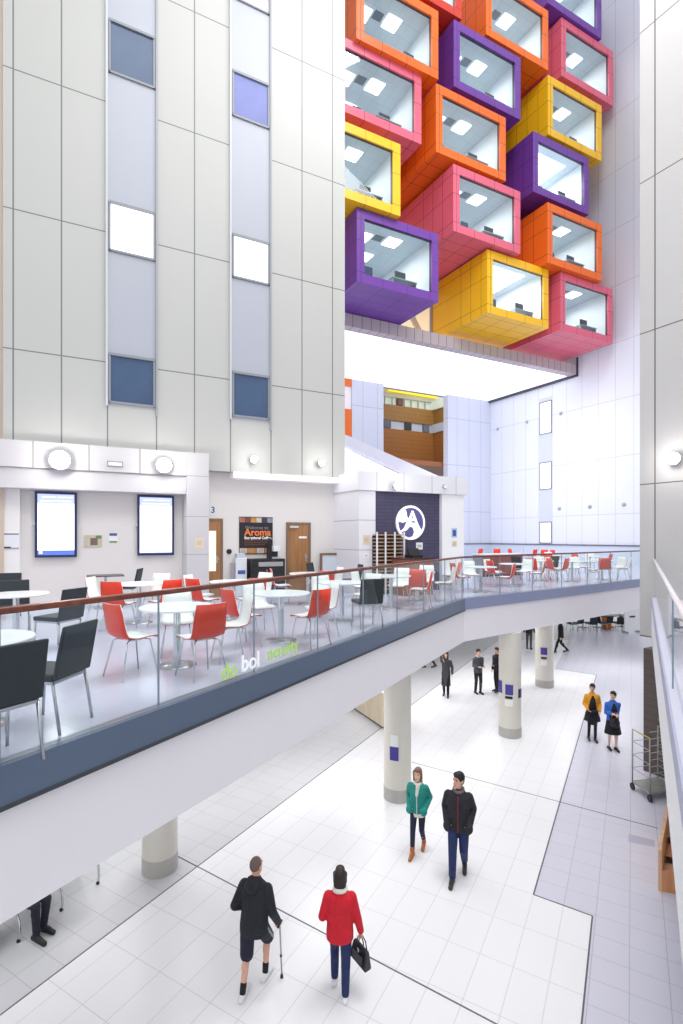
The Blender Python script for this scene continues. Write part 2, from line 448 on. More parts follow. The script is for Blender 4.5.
# ================================================================== LEFT TOWER AND CAFE WALL
P0 = Vector((-5.87, 12.4, 0))
WA = Fr(P0, A, NA); WT = WA.off(.35); WBk = WA.off(.62)
uT0, uT1 = WT.u(3), WT.u(344.8)
zTb = WT.z(297, 475.5)
joint_u = [WT.u(x) for x in (13.2, 61.5, 107.5, 156.5, 194.5, 230.5, 271, 302, 332.5)]
zq = WT.z(13.2, 348.8); pq = (WT.z(13.2, 68.8) - WT.z(13.2, 348.8)) / 2
TOWER_L = lines_mat('left_tower_panels', (186, 186, 182), (118, 118, 116), [((0, 0, 1), zq, pq, .028), (A, WT.P.dot(A), joint_u, .03)], .45, .02, .35, nscale=.5)
m = wb(); WT.box(m, uT0, uT1, -3.2, 0, zTb, 44); struct('wall_left_tower', m, TOWER_L)
m = wb(); WT.box(m, uT0 - 6, uT0, -.6, -.1, MZ, 44); struct('wall_left_return', m, pm('beige_render', (205, 188, 170), .6))
LOUVRE = pm('recessed_strip_panel', (172, 175, 185), .4, noise=.02)
DARKWIN = pm('dark_window_glass', (70, 90, 120), .08, noise=.35, spec=.35, nscale=1.2)
VIOWIN = pm('violet_window_glass', (112, 120, 178), .08, noise=.3, spec=.35, nscale=1.2)
LITWIN = pm('lit_window', (252, 253, 250), .3, em=.9, noise=.01)
FRAME_G = pm('window_frame_grey', (138, 141, 147), .45)
def stripbox(x0, x1, y0a, y1a):
    u0, u1 = WT.u(x0), WT.u(x1); xm = (x0 + x1) / 2
    m = wb(); WT.box(m, u0, u1, .001, .012, WT.z(xm, y1a), WT.z(xm, y0a)); trim(m, LOUVRE)
WN_ = [0]
def window(fr, x0, y0, x1, y1, mat, frame=True, lip=.05, ym=None):
    """window from its left-edge top/bottom rows"""
    WN_[0] += 1
    u0, u1 = fr.u(x0), fr.u(x1); z1, z0 = fr.z(x0, y0), fr.z(x0, y1)
    m = wb(); fr.box(m, u0 + .03, u1 - .03, .012, .02, z0 + .03, z1 - .03)
    o = struct('window_%d' % WN_[0], m, mat)
    m = wb()
    fr.box(m, u0, u0 + .045, .012, lip, z0, z1); fr.box(m, u1 - .045, u1, .012, lip, z0, z1)
    fr.box(m, u0, u1, .012, lip, z0, z0 + .05); fr.box(m, u0, u1, .012, lip + .01, z1 - .06, z1)
    f = mk('window_frame', m, FRAME_G); f.parent = o
    f.location = Vector(f.location) - Vector(o.location)
    return o
for x0, x1, rows in ((108.6, 155, [(19, 72.8, 0), (200.9, 251, 2), (352.7, 403, 0)]), (232, 269, [(-60, -2, 2), (70, 116, 1), (233.5, 277.5, 2), (371, 416.5, 0)])):
    stripbox(x0 - .8, x1 + .8, -700, rows[-1][1] + 4)
    for y0, y1, k in rows:
        window(WT, x0, y0, x1, y1, (DARKWIN, VIOWIN, LITWIN)[k])
    # things seen through the glass are reflections; a dark rail closes each strip
    m = wb(); uu = WT.u(x1 + .6); WT.box(m, uu, uu + .05, 0, .06, WT.z(x1, rows[-1][1] + 14), 44); trim(m, pm('strip_edge_grey', (158, 160, 164), .5))
    uu = WT.u(x0 - .8); m = wb(); WT.box(m, uu - .05, uu, 0, .06, WT.z(x0, rows[-1][1] + 3), 44); trim(m, pm('strip_edge_pale', (196, 198, 200), .5))

# cafe wall
CREAM = pm('cafe_wall_paint', (228, 224, 220), .55, noise=.015)
m = wb(); WA.box(m, WA.u(-60), WA.u(334), -.3, 0, MZ, zTb); struct('wall_cafe', m, CREAM)
m = wb(); WA.box(m, WA.u(-60), WA.u(20.5), 0, .16, MZ, zTb); struct('wall_cafe_left_pier', m, pm('pier_white', (240, 238, 236), .55, noise=.01))
uP0, uP1 = WBk.u(187), WBk.u(209)
PIER = lines_mat('pier_panels', (204, 201, 203), (170, 166, 168), [((0, 0, 1), WBk.z(195, 516.5), [0, WBk.z(195, 554.5) - WBk.z(195, 516.5), WBk.z(195, 476) - WBk.z(195, 516.5)], .02), (A, 0, 500, .001)], .5, .015)
m = wb(); WBk.box(m, uP0, uP1, -.6, 0, MZ, WBk.z(200, 453)); struct('wall_cafe_pier', m, PIER)
BULK = lines_mat('bulkhead_panels', (203, 200, 202), (150, 146, 146), [((0, 0, 1), WBk.z(100, 471.5), [0], .025), (A, WBk.P.dot(A), [WBk.u(x) for x in (33, 89, 140)], .03)], .5, .015)
m = wb(); WBk.box(m, WBk.u(-60), uP0 - .002, -.6, 0, WBk.z(100, 471.5), WBk.z(100, 446)); struct('wall_bulkhead', m, BULK)
m = wb(); WBk.box(m, WBk.u(-60), uP0 - .002, -.6, -.06, WBk.z(100, 490.5), WBk.z(100, 471.5)); struct('wall_bulkhead_band', m, pm('bulkhead_band', (205, 202, 204), .5, noise=.015))
m = wb(); WT.box(m, uP1 + .7, uT1, -.34, .03, zTb - .16, zTb); trim(m, pm('soffit_light_band', (244, 243, 246), .5, em=.15, noise=.01))
# little exit light on the bulkhead
t = thing('emergency_light', 'small white emergency light box on the bulkhead panel', 'light', WBk.w(WBk.u(115), 0, WBk.z(115, 467)))
u0, u1, z0, z1 = WBk.rect(107, 461.5, 123, 467)
mk('housing', fbox(WBk, u0, u1, 0, .05, z0, z1), pm('grey_housing', (150, 150, 150), .4), t)
mk('diffuser', fbox(WBk, u0 + .03, u1 - .03, .05, .056, z0 + .03, z1 - .03), pm('cream_diffuser', (240, 232, 224), .4, em=.3), t)

# information screens
NAVY = pm('screen_bezel_navy', (30, 40, 92), .3, spec=.6)
SCR = pm('screen_white', (246, 248, 254), .3, em=.95, noise=.005)
SCRB = pm('screen_blue', (92, 118, 205), .3, em=.55, noise=.1)
SCRL = pm('screen_pale_blue', (190, 202, 240), .3, em=.7, noise=.08)
SCRT = pm('screen_text', (226, 232, 252), .3, em=.9)
def screen(x0, y0, x1, y1, label, footer):
    u0, u1 = WA.u(x0), WA.u(x1); z1, z0 = WA.z(x0, y0), WA.z(x0, y1)
    t = thing('information_screen', label, 'screen', WA.w((u0 + u1) / 2, 0, z0), group='information screens on the cafe wall')
    m = wb(); WA.box(m, u0, u1, .04, .1, z0, z1); mk('casing', m, NAVY, t, .006)
    m = wb(); WA.box(m, u0 + .25, u1 - .25, 0, .04, z0 + .4, z1 - .4); mk('wall_bracket', m, BLACK, t)
    b = .055; h = z1 - z0
    d = mk('display', fbox(WA, u0 + b, u1 - b, .1, .103, z0 + b, z1 - b), SCR, t)
    mk('header_band', fbox(WA, u0 + b, u1 - b, .103, .105, z1 - b - h * .14, z1 - b), SCRL, t)
    m = wb()
    for r_, rows in enumerate(([(.12, .48), (.55, .78), (.82, .95)], [(.08, .4), (.45, .6), (.63, .92)])):
        for a_, b_ in rows:
            w = u1 - u0 - 2 * b; zz = z1 - b - h * (.045 + .06 * r_)
            WA.box(m, u0 + b + w * a_, u0 + b + w * b_, .105, .106, zz - .018, zz + .018)
    mk('header_text', m, SCRT, t)
    m = wb(); WA.box(m, u0 + b, u1 - b, .103, .105, z0 + b, z0 + b + h * (.07 if footer else .012)); mk('footer_band', m, SCRB, t)
    if footer:
        m = wb(); WA.box(m, u0 + b + .03, u0 + b + .1, .105, .107, z0 + b + .03, z0 + b + .09); mk('footer_icon', m, SCRT, t)
    m = wb(); WA.box(m, u0 - .03, u0, .05, .09, (z0 + z1) / 2 - .02, (z0 + z1) / 2 + .06); mk('side_port', m, CHROME, t)
screen(35, 491.5, 77, 557.5, 'portrait wall screen with blue header and footer bands, nearest the left pier', True)
screen(137, 495, 173.5, 555.5, 'portrait wall screen with blue header only, beside the panelled pier', False)
def flat(name, fr, x0, y0, x1, y1, mat, label, cat, th=.015, v=0, group=None, parts=()):
    u0, u1, z0, z1 = fr.rect(x0, y0, x1, y1)
    o = thing(name, label, cat, fr.w((u0 + u1) / 2, v, z0), group=group)
    mk('sheet', fbox(fr, u0, u1, v, v + th, z0, z1), mat, o)
    for pn, a0, b0, a1, b1, pmat in parts:     # fractions from left/bottom
        w = u1 - u0; h = z1 - z0
        mk(pn, fbox(fr, u0 + w * a0, u0 + w * a1, v + th, v + th + .004, z0 + h * b0, z0 + h * b1), pmat, o)
    return o
PAPER = pm('paper_white', (240, 240, 238), .7, noise=.02); TAN = pm('paper_tan', (204, 192, 172), .7, noise=.25, nscale=20)
BLUEINK = pm('print_blue', (70, 90, 160), .6, noise=.2); GREENINK = pm('print_green', (110, 140, 96), .6)
flat('framed_print', WA, 84, 535, 102, 547, TAN, 'small tan picture print on the wall between the two screens', 'picture', .02, parts=(('print_figure', .35, .15, .75, .75, pm('print_brown', (120, 104, 92), .7, noise=.3, nscale=30)), ('print_corner', .65, .7, .97, .95, GREENINK)))
flat('small_notice', WA, 109, 533, 117.5, 543, PAPER, 'small blue and white notice right of the tan print', 'sign', .01, parts=(('notice_top', .05, .72, .95, .98, BLUEINK), ('notice_foot', .05, .03, .95, .2, GREENINK)))
flat('notice_board', WA.off(.16), -14, 533.5, 19, 548.5, pm('board_white', (234, 236, 242), .4), 'white framed notice board on the left pier at the edge', 'board', .02,
     parts=(('board_tray', .25, .03, .75, .12, DARKGREY), ('board_top_rail', 0, .93, 1, 1, NAVY), ('board_bottom_rail', 0, 0, 1, .04, NAVY)))
flat('tan_notice', WBk, 195, 538, 203.5, 548, pm('paper_cream', (226, 208, 176), .7), 'cream paper notice on the panelled pier', 'sign', .006, parts=(('print_block', .2, .3, .8, .75, TAN),))

# doors in the cafe wall
DOORWOOD = wood('door_oak', (150, 104, 62), (176, 128, 82), 2, .45)
DFRAME = wood('door_frame_oak', (120, 92, 70), (142, 112, 88), 2, .5)
def door(n, x0, y0, x1, vis, glassx=None, closer=False):
    u0, u1 = WA.u(x0), WA.u(x1); zt = WA.z((x0 + x1) / 2, y0)
    m = wb(); WA.box(m, u0 + .07, u1 - .07, .002, .045, MZ, zt - .07)
    o = struct('door_%d' % n, m, DOORWOOD)
    def ch(name, m_, mat):
        c = mk(name, m_, mat); c.parent = o; c.location = Vector(c.location) - Vector(o.location); return c
    m = wb(); WA.box(m, u0, u0 + .07, 0, .06, MZ, zt); WA.box(m, u1 - .07, u1, 0, .06, MZ, zt); WA.box(m, u0 + .07, u1 - .07, 0, .06, zt - .07, zt)
    ch('door_frame', m, DFRAME)
    m = wb(); WA.box(m, u1 - .2, u1 - .12, .045, .1, MZ + 1.0, MZ + 1.03); WA.box(m, u1 - .18, u1 - .14, .045, .06, MZ + .9, MZ + 1.1); ch('door_handle', m, STEEL)
    if glassx:
        g0, g1, gy0, gy1 = glassx
        m = wb(); WA.box(m, WA.u(g0), WA.u(g1), .045, .052, WA.z((g0 + g1) / 2, gy1), WA.z((g0 + g1) / 2, gy0)); ch('door_vision_panel', m, pm('lit_vision_panel', (250, 240, 205), .3, em=.7))
    if closer:
        m = wb(); WA.box(m, u0 + .08, u0 + .35, .045, .1, zt - .16, zt - .1); ch('door_closer', m, CHROME)
        m = wb(); WA.box(m, u0 + .38, u0 + .62, .045, .05, zt - .46, zt - .4); ch('door_sign', m, PAPER)
door(1, 203, 518.5, 222.5, 1, (206, 215.5, 531, 571))
door(2, 286, 522.5, 310, 1, None, True)
# poster
INK = pm('poster_black', (32, 30, 36), .45, noise=.1)
t = flat('coffee_poster', WA, 239, 517, 272.5, 554, INK, 'tall black coffee poster with orange heading between the doors', 'poster', .02)
u0, u1, z0, z1 = WA.rect(239, 517, 272.5, 554); w = u1 - u0; h = z1 - z0
PH = [pm('photo_%d' % i, c_, .5, noise=.45, nscale=9) for i, c_ in enumerate(((176, 112, 92), (204, 186, 172), (120, 70, 60), (60, 60, 74), (196, 140, 80), (150, 150, 160)))]
for i in range(6):
    mk('photo_strip', fbox(WA, u0 + w * (i / 6 + .005), u0 + w * ((i + 1) / 6 - .005), .02, .023, z1 - h * .15, z1 - h * .02), PH[(i * 2 + i // 3) % 6], t)
for i in range(4):
    mk('photo_strip', fbox(WA, u0 + w * (i / 4 + .01), u0 + w * ((i + 1) / 4 - .01), .02, .023, z0 + h * .02, z0 + h * .16), PH[(i * 3 + 1) % 6], t)
for s_, fx, fz, sz, c_, bo in (('Welcome to', .17, .67, .13, (120, 118, 128), .001), ('Aroma', .15, .5, .27, (226, 118, 50), .006), ('Exceptional Coffee...', .15, .405, .1, (236, 232, 228), .003)):
    mk('poster_heading', text_mb(s_, sz, WA.M(u0 + w * fx, .023, z0 + h * fz), bold=bo), pm('ink_%s' % s_[:3], c_, .5, em=.15), t)
m = wb()
for r_ in range(3): WA.box(m, u0 + w * .15, u0 + w * (.86 - .05 * r_), .02, .023, z0 + h * (.35 - .055 * r_), z0 + h * (.368 - .055 * r_))
mk('poster_small_print', m, pm('ink_rust', (120, 70, 52), .5), t)
# number plaque, thermostat
t = thing('number_plaque', 'small white plaque with a dark number on the wall above the left door', 'sign', WA.w(WA.u(212.5), 0, WA.z(212.5, 514)))
u0, u1, z0, z1 = WA.rect(210, 506, 215, 514)
mk('plate', fbox(WA, u0, u1, 0, .01, z0, z1), PAPER, t)
mk('numeral', text_mb('3', .24, WA.M(u0 + .015, .012, z0 + .03), bold=.006), BLUEINK, t)
t = thing('wall_thermostat', 'small round black sensor on the cafe wall left of the poster', 'sensor', WA.w(WA.u(229), 0, WA.z(229, 554)))
mm = MB(M=WA.M(WA.u(229), .0, WA.z(229, 551.5)), w=True); mm.lathe([(.07, 0), (.07, .03), (.05, .045)], 16); mk('sensor_body', mm, BLACK, t)

# wall luminaires (lit lenses with real lamps)
LENS = pm('lamp_lens', (255, 255, 255), .3, em=22, noise=0)
def spotlight(p, n, label, r=.13, power=60, group='lit wall spotlights'):
    t = thing('wall_spotlight', label, 'lamp', p, group=None)
    R = n.to_track_quat('Z', 'Y').to_matrix().to_4x4()
    M = Matrix.Translation(p) @ R
    m = MB(M=M, w=True); m.lathe([(r * .5, 0), (r * .55, .08), (r * 1.12, .16), (r * 1.12, .2)], 20); mk('housing', m, STEEL, t)
    m = MB(M=M, w=True); m.lathe([(r, .2), (r * .8, .22), (r * .3, .235)], 20); mk('lens', m, LENS, t)
    l = light('lamp', 'POINT', Vector(n) * .5, power, .12, (1, .97, .95)); l.parent = t
    return t
for fr, x, y, lb, r, pw in ((WBk, 60, 461, 'brightest wall spotlight on the bulkhead above the left screen', .2, 32), (WBk, 163, 466, 'wall spotlight on the bulkhead above the right screen', .17, 26),
                            (WT, 252, 460.5, 'wall spotlight low on the left tower above the coffee poster', .09, 12), (WT, 318.5, 464, 'wall spotlight low on the left tower near its right corner', .08, 12),
                            (frK, 677.5, 459, 'wall spotlight on the right tower beside the viewer', .15, 25)):
    u, z = fr.hit(x, y); spotlight(fr.w(u, 0.002, z), fr.n.copy(), lb, r, pw)

# ================================================================== LOGO BLOCK
WLp = WA.w(WA.u(334), 0, 0) + (-B) * 1.42
WL = Fr(WLp, A, NA)
uw = WL.u(464); zt = WL.z(360, 471); zc = WL.z(360, 490)
BLK = lines_mat('block_panels', (232, 231, 236), (176, 174, 182), [((0, 0, 1), zc, [0, WL.z(360, 520) - zc, WL.z(360, 550) - zc], .022), (A, 0, 500, .001)], .5, .012)
def blk(u0, u1, v0, v1, z0, z1, mat, nm):
    # side follows the hall's other direction
    p = lambda u, v, z: WL.P + A * u - B * v + Vector((0, 0, z))
    m = wb(); m.hexa([p(u0, v1, z0), p(u1, v1, z0), p(u1, v0, z0), p(u0, v0, z0), p(u0, v1, z1), p(u1, v1, z1), p(u1, v0, z1), p(u0, v0, z1)])
    return struct(nm, m, mat)
ud0, ud1 = WL.u(375.5), WL.u(442)
blk(0, ud0, -1.42, 0, MZ, zc, BLK, 'wall_counter_left')
blk(ud1, uw, -1.42, 0, MZ, zc, pm('block_white', (244, 243, 247), .5, noise=.01), 'wall_counter_right')
CORN = lines_mat('cornice_panels', (230, 229, 234), (172, 170, 178), [(A, WL.P.dot(A), [WL.u(x) for x in (376, 403, 431, 455)], .022), ((0, 0, 1), 0, 500, .001)], .5, .012)
blk(-.04, uw + .1, -1.42, .05, zc, zt, CORN, 'wall_counter_cornice')
LOGOBRICK = lines_mat('purple_tiles', (76, 72, 100), (56, 54, 78), [((0, 0, 1), 0, .1, .012), (A, 0, .25, .01)], .5, .12, var=.6, nscale=9)
blk(ud0, ud1, -1.4, -.12, MZ, zc, LOGOBRICK, 'wall_counter_back')
WLb = Fr(WL.P + B * .12, A, NA)
# round emblem
uc, zc_ = WLb.hit(410, 522.7); R_ = (WLb.u(424.5) - WLb.u(396)) / 2
t = thing('wall_emblem', 'round white emblem with a swirling letter on the dark purple wall', 'sign', WLb.w(uc, 0, zc_ - R_))
EMW = pm('emblem_white', (250, 250, 252), .4, em=.35, noise=0)
EMP = pm('emblem_purple', (98, 94, 150), .5, noise=.05)
M0 = WLb.M(uc, .0, zc_)
def arcpoly(pts, z0, z1, mat, nm):
    m = MB(M=M0, w=True); n = len(pts)
    m.add([(p[0] * R_, p[1] * R_, z0) for p in pts] + [(p[0] * R_, p[1] * R_, z1) for p in pts],
          [tuple(range(n)), tuple(range(n, 2 * n))] + [(i, (i + 1) % n, n + (i + 1) % n, n + i) for i in range(n)])
    mk(nm, m, mat, t)
circ = lambda r, a0, a1, n=24, cx=0, cy=0: [(cx + r * math.cos(math.radians(a0 + (a1 - a0) * i / n)), cy + r * math.sin(math.radians(a0 + (a1 - a0) * i / n))) for i in range(n + 1)]
arcpoly(circ(1, 0, 360, 48)[:-1], 0, .05, EMW, 'emblem_disc')
# purple swirl fields: upper-right field, lower-left field, left notch
up = circ(.86, -28, 118, 26) + [(-.3, .62), (-.26, .35), (-.02, .1), (.1, .02), (.5, -.04), (.66, -.3)]
arcpoly(up, .05, .056, EMP, 'emblem_field')
lowf = [(-.05, -.22), (.12, -.3), (.2, -.55), (.1, -.78)] + circ(.86, -98, -140, 10) + [(-.5, -.5), (-.3, -.45), (-.15, -.3)]
arcpoly(lowf, .05, .056, EMP, 'emblem_field')
lf = circ(.86, 176, 214, 10) + [(-.5, -.3), (-.3, .08), (-.55, -.02)]
arcpoly(lf, .05, .056, EMP, 'emblem_field')
mk('emblem_letter', text_mb('A', R_ * 1.12, WLb.M(uc + R_ * .1, .058, zc_ - R_ * .1), 'CENTER', bold=.018), EMW, t)
u, z = WL.hit(392, 487); spotlight(WL.w(u, .1, z), NA.copy(), 'wall spotlight on the cornice above the round emblem', .11, 9)
t = thing('smoke_sensor', 'small grey sensor on the cornice right of the emblem wall', 'sensor', WL.w(WL.u(443), .05, WL.z(443, 489)))
mm = MB(M=WL.M(WL.u(443), .05, WL.z(443, 486.5)), w=True); mm.lathe([(.07, 0), (.06, .06)], 14); mk('sensor_body', mm, STEEL, t)
flat('cream_notice', WL, 363, 535, 369.5, 544.5, pm('paper_cream2', (226, 206, 170), .7), 'cream notice on the panelled wall left of the tray rack', 'sign', .006, parts=(('print_block', .2, .3, .8, .7, TAN),))
flat('white_socket_plate', WL, 363, 553, 369, 558, PAPER, 'small white plate low on the panelled wall left of the tray rack', 'sign', .006, parts=(('plate_slot', .3, .4, .7, .6, STEEL),))
flat('blue_notice', WL, 451.5, 528, 457, 537.5, pm('paper_blue', (176, 204, 222), .7), 'pale blue notice on the white wall right of the emblem', 'sign', .006, parts=(('print_block', .2, .15, .8, .8, BLUEINK),))
flat('small_cream_notice', WL, 452, 541, 456.5, 546.5, pm('paper_cream2', (226, 206, 170)), 'small cream notice below the blue notice', 'sign', .006, parts=(('print_block', .2, .3, .8, .7, TAN),))
flat('white_menu_sheet', WLb, 416, 542.5, 422.5, 549.5, PAPER, 'white menu sheet on the purple wall below the emblem', 'sign', .01, parts=(('print_block', .2, .3, .8, .7, pm('ink_grey', (190, 190, 196), .7)),))

# tray rack
frR = WL.off(.05)
u0, u1 = WL.off(.23).u(376.5), WL.off(.23).u(404.5); zt_ = WL.off(.23).z(390, 532)
t = thing('tray_rack', 'tall slotted rack of wooden shelves against the purple wall', 'rack', frR.w((u0 + u1) / 2, 0, MZ))
SHELFW = wood('shelf_wood', (150, 120, 96), (186, 158, 134), 2, .5)
n = 16; hgt = zt_ - MZ
for i in range(n):
    z = MZ + .12 + (hgt - .22) * i / (n - 1)
    m = wb(); frR.box(m, u0, u1, -.02, .16, z, z + .035); mk('shelf', m, SHELFW, t)
for f_ in (0, .3, .63, .97):
    uu = u0 + (u1 - u0) * f_
    m = wb(); frR.box(m, uu, uu + .04, .16, .19, MZ, zt_); mk('upright', m, WHITE, t)
m = wb(); frR.box(m, u0, u1, -.05, -.02, MZ, zt_ - .1); mk('back_board', m, pm('rack_back', (66, 52, 52), .6), t)
# till counter
frC = WL.off(.85)
u0, u1 = frC.u(405), frC.u(433); zc1 = frC.z(418, 558)
t = thing('till_counter', 'brown wooden till counter in front of the purple wall', 'counter', frC.w((u0 + u1) / 2, -.3, MZ))
CW = wood('counter_wood', (140, 84, 60), (168, 106, 78), 2, .4)
mk('front_panel', fbox(frC, u0, u1, -.05, 0, MZ, zc1 - .04), CW, t); mk('side_panel', fbox(frC, u0, u0 + .04, -.7, -.05, MZ, zc1 - .04), CW, t)
mk('side_panel', fbox(frC, u1 - .04, u1, -.7, -.05, MZ, zc1 - .04), CW, t); mk('worktop', fbox(frC, u0 - .03, u1 + .03, -.74, .03, zc1 - .04, zc1), pm('worktop_dark', (72, 46, 44), .3), t)
uc = frC.u(420)
t = thing('till_terminal', 'low black till terminal on the wooden counter', 'till', frC.w(uc, -.3, zc1))
mk('till_base', fbox(frC, uc - .17, uc + .17, -.5, -.1, zc1, zc1 + .07), BLACK, t)
m = wb(); p = lambda u, v, z: frC.w(u, v, z)
m.hexa([p(uc - .2, -.2, zc1 + .07), p(uc + .16, -.2, zc1 + .07), p(uc + .16, -.3, zc1 + .07), p(uc - .2, -.3, zc1 + .07), p(uc - .2, -.3, zc1 + .26), p(uc + .16, -.3, zc1 + .26), p(uc + .16, -.34, zc1 + .26), p(uc - .2, -.34, zc1 + .26)])
mk('till_screen', m, BLACK, t)

# coffee cabinet, machine, water cooler
frQ = WA.off(.05)
u0, u1 = WA.off(.6).u(252), WA.off(.6).u(285); frq = WA.off(.6); zc2 = frq.z(268, 559)
t = thing('coffee_cabinet', 'black coffee cabinet with steel control strip and two doors under the poster', 'cabinet', frq.w((u0 + u1) / 2, -.28, MZ))
mk('carcass', fbox(frq, u0, u1, -.56, 0, MZ, zc2), BLACK, t, .006)
mk('control_strip', fbox(frq, u0 + .18, u1 - .06, 0, .012, zc2 - .2, zc2 - .08), STEEL, t)
um = (u0 + u1) / 2
for a_, b_, hx in ((u0 + .03, um - .01, um - .06), (um + .01, u1 - .03, um + .05)):
    d = mk('door', fbox(frq, a_, b_, 0, .015, MZ + .05, zc2 - .24), pm('black_laminate', (34, 35, 40), .35), t)
    h_ = mk('handle', fbox(frq, hx - .008, hx + .008, .015, .04, zc2 - .42, zc2 - .28), STEEL, t); h_.parent = d
u0, u1 = frq.u(271.5), frq.u(280.5); zt = frq.z(276, 546)
t = thing('coffee_machine', 'small black and white coffee machine on the black cabinet', 'coffee machine', frq.w((u0 + u1) / 2, -.25, zc2))
mk('body', fbox(frq, u0, u1, -.42, -.2, zc2, zt), BLACK, t, .01); mk('head_unit', fbox(frq, u0 + .08, u1, -.2, -.05, zc2 + .2, zt), pm('machine_white', (226, 228, 232), .3), t, .01)
mk('drip_tray', fbox(frq, u0 + .04, u1, -.2, -.05, zc2, zc2 + .05), STEEL, t)
fq2 = WA.off(.35); u0, u1 = fq2.u(236), fq2.u(247); zt = fq2.z(241, 553.5)
t = thing('water_cooler', 'slim white water dispenser beside the black coffee cabinet', 'water dispenser', fq2.w((u0 + u1) / 2, -.15, MZ))
CL = pm('cooler_white', (222, 226, 232), .35)
mk('body', fbox(fq2, u0, u1, -.33, 0, MZ, zt - .12), CL, t, .015); mk('top_cap', fbox(fq2, u0 + .04, u1 - .04, -.3, -.04, zt - .12, zt), pm('cooler_cap', (190, 200, 212), .35), t, .015)
mk('tap_recess', fbox(fq2, u0 + .05, u1 - .05, 0, .006, zt - .55, zt - .45), BLUEINK, t)
mk('cup_holder', fbox(fq2, u0 - .1, u0 - .01, -.2, -.1, MZ + .5, zt - .25), STEEL, t)
# leaning framed board
fq3 = WA.off(.12); u0, u1 = fq3.u(320), fq3.u(339); zt = fq3.z(330, 553)
t = thing('leaning_board', 'wood framed white board leaning by the panelled wall corner', 'board', fq3.w((u0 + u1) / 2, .1, MZ))
mk('board_face', fbox(fq3, u0 + .06, u1 - .06, .0, .02, MZ + .05, zt - .05), pm('board_pale', (214, 222, 232), .4), t)
m = wb(); fq3.box(m, u0, u0 + .06, -.01, .04, MZ, zt); fq3.box(m, u1 - .06, u1, -.01, .04, MZ, zt); fq3.box(m, u0 + .06, u1 - .06, -.01, .04, zt - .06, zt); fq3.box(m, u0 + .06, u1 - .06, -.01, .04, MZ, MZ + .06)
mk('board_frame', m, DFRAME, t)

# ================================================================== FAR RIGHT WALL
Q0 = Vector((9.8, 38.9, 0))
nF = Vector((-.8687, -.4954, 0)).normalized()
FW = Fr(Q0, -B, nF)
u_a, u_b = FW.u(582), FW.u(615.5)
zf = FW.z(615, 457); pf = FW.z(615, 400) - zf
FARW = lines_mat('far_wall_panels', (226, 230, 242), (196, 200, 214), [((0, 0, 1), zf, pf, .035), (-B, FW.w(u_a, 0, 0).dot(-B), (u_b - u_a) / 2, .03)], .5, .012, nscale=.4)
m = wb(); FW.box(m, -1.6, 17, -.4, 0, MZ, 46); struct('wall_far_right', m, FARW)
m = wb(); FW.box(m, -1.0, 17, 0, .05, MZ, 5.2); struct('baseboard_far_right', m, pm('pale_blue_wainscot', (206, 216, 232), .4, noise=.03))
m = wb(); FW.box(m, -1.0, 17, .05, .11, 5.19, 5.25); trim(m, pm('dark_dado_rail', (92, 96, 108), .4))
m = wb(); FW.box(m, FW.u(538.5), FW.u(552), 0, .01, 5.2, FW.z(545, 398)); trim(m, pm('far_strip_panel', (206, 212, 228), .4, noise=.02))
PALEWIN = pm('pale_lit_window', (240, 246, 236), .3, em=.75, noise=.06, nscale=.6)
for y0, y1 in ((403, 435), (463, 490), (522, 543)): window(FW, 540, y0, 552, y1, PALEWIN, lip=.06)
for i, (x, y) in enumerate(((498, 429), (527, 422), (561, 413.5), (559.5, 508.5), (590, 506.5), (624, 504.5))):
    u, z = FW.hit(x, y)
    t = thing('wall_sensor', 'tiny grey fitting on the far wall, %s' % ('upper row, first from the deep end', 'upper row, second from the deep end', 'upper row, right of the windows', 'lower row, right of the windows', 'lower row, middle one', 'lower row, last by the right tower')[i], 'sensor', FW.w(u, 0, z))
    mm = MB(M=FW.M(u, 0, z), w=True); mm.lathe([(.11, 0), (.11, .06), (.06, .12)], 12); mk('fitting_body', mm, pm('fitting_grey', (176, 180, 190), .4), t)

# ================================================================== BACK PLANE, ATRIUM, SLOPING BEAM
ZS = 15.57
BP = Fr((.22, 31.66), A, NA)
BACKP = lines_mat('back_panels', (214, 219, 234), (180, 186, 204), [((0, 0, 1), BP.z(420, 414), pf, .04), (A, BP.P.dot(A) + BP.u(363), 1.08, .035)], .5, .012, nscale=.4)
u_l, u_o0, u_o1, u_r = BP.u(352), BP.u(383.5), BP.u(448), BP.u(486.5)
m = wb(); BP.box(m, u_l, u_o0, -.5, 0, MZ, ZS + 1); struct('wall_back_left', m, BACKP)
m = wb(); BP.box(m, u_o1, u_r + .6, -.5, 0, MZ, ZS + 1); struct('wall_back_right', m, BACKP)
m = wb(); BP.box(m, u_o1 + .2, u_r + .55, 0, .05, MZ, 5.2); struct('baseboard_back', m, MATS['pale_blue_wainscot'])
m = wb(); BP.box(m, u_o1 + .2, u_r + .5, .05, .11, 5.19, 5.25); trim(m, MATS['dark_dado_rail'])
m = wb(); BP.box(m, u_o0, u_o1, -.5, 0, MZ, BP.z(420, 479)); struct('wall_back_low', m, pm('back_wall_glow', (250, 250, 253), .5, em=.25, noise=.01))  # emission stands in for the bright light on this white wall
m = wb(); BP.box(m, BP.u(300), u_l, -.4, -.05, MZ, BP.z(348, 437)); struct('wall_back_glow', m, pm('back_wall_glow', (250, 250, 253), .5, em=.25))  # same painted glow in place of light falling on the wall
ORP = pm('orange_panel', (238, 112, 34), .45)
m = wb(); BP.box(m, BP.u(330), u_l - .02, -.5, 0, BP.z(348, 437), BP.z(348, 409)); trim(m, ORP)
m = wb(); BP.box(m, BP.u(330), u_l - .02, -.5, 0, BP.z(348, 386), ZS + 1); trim(m, ORP)
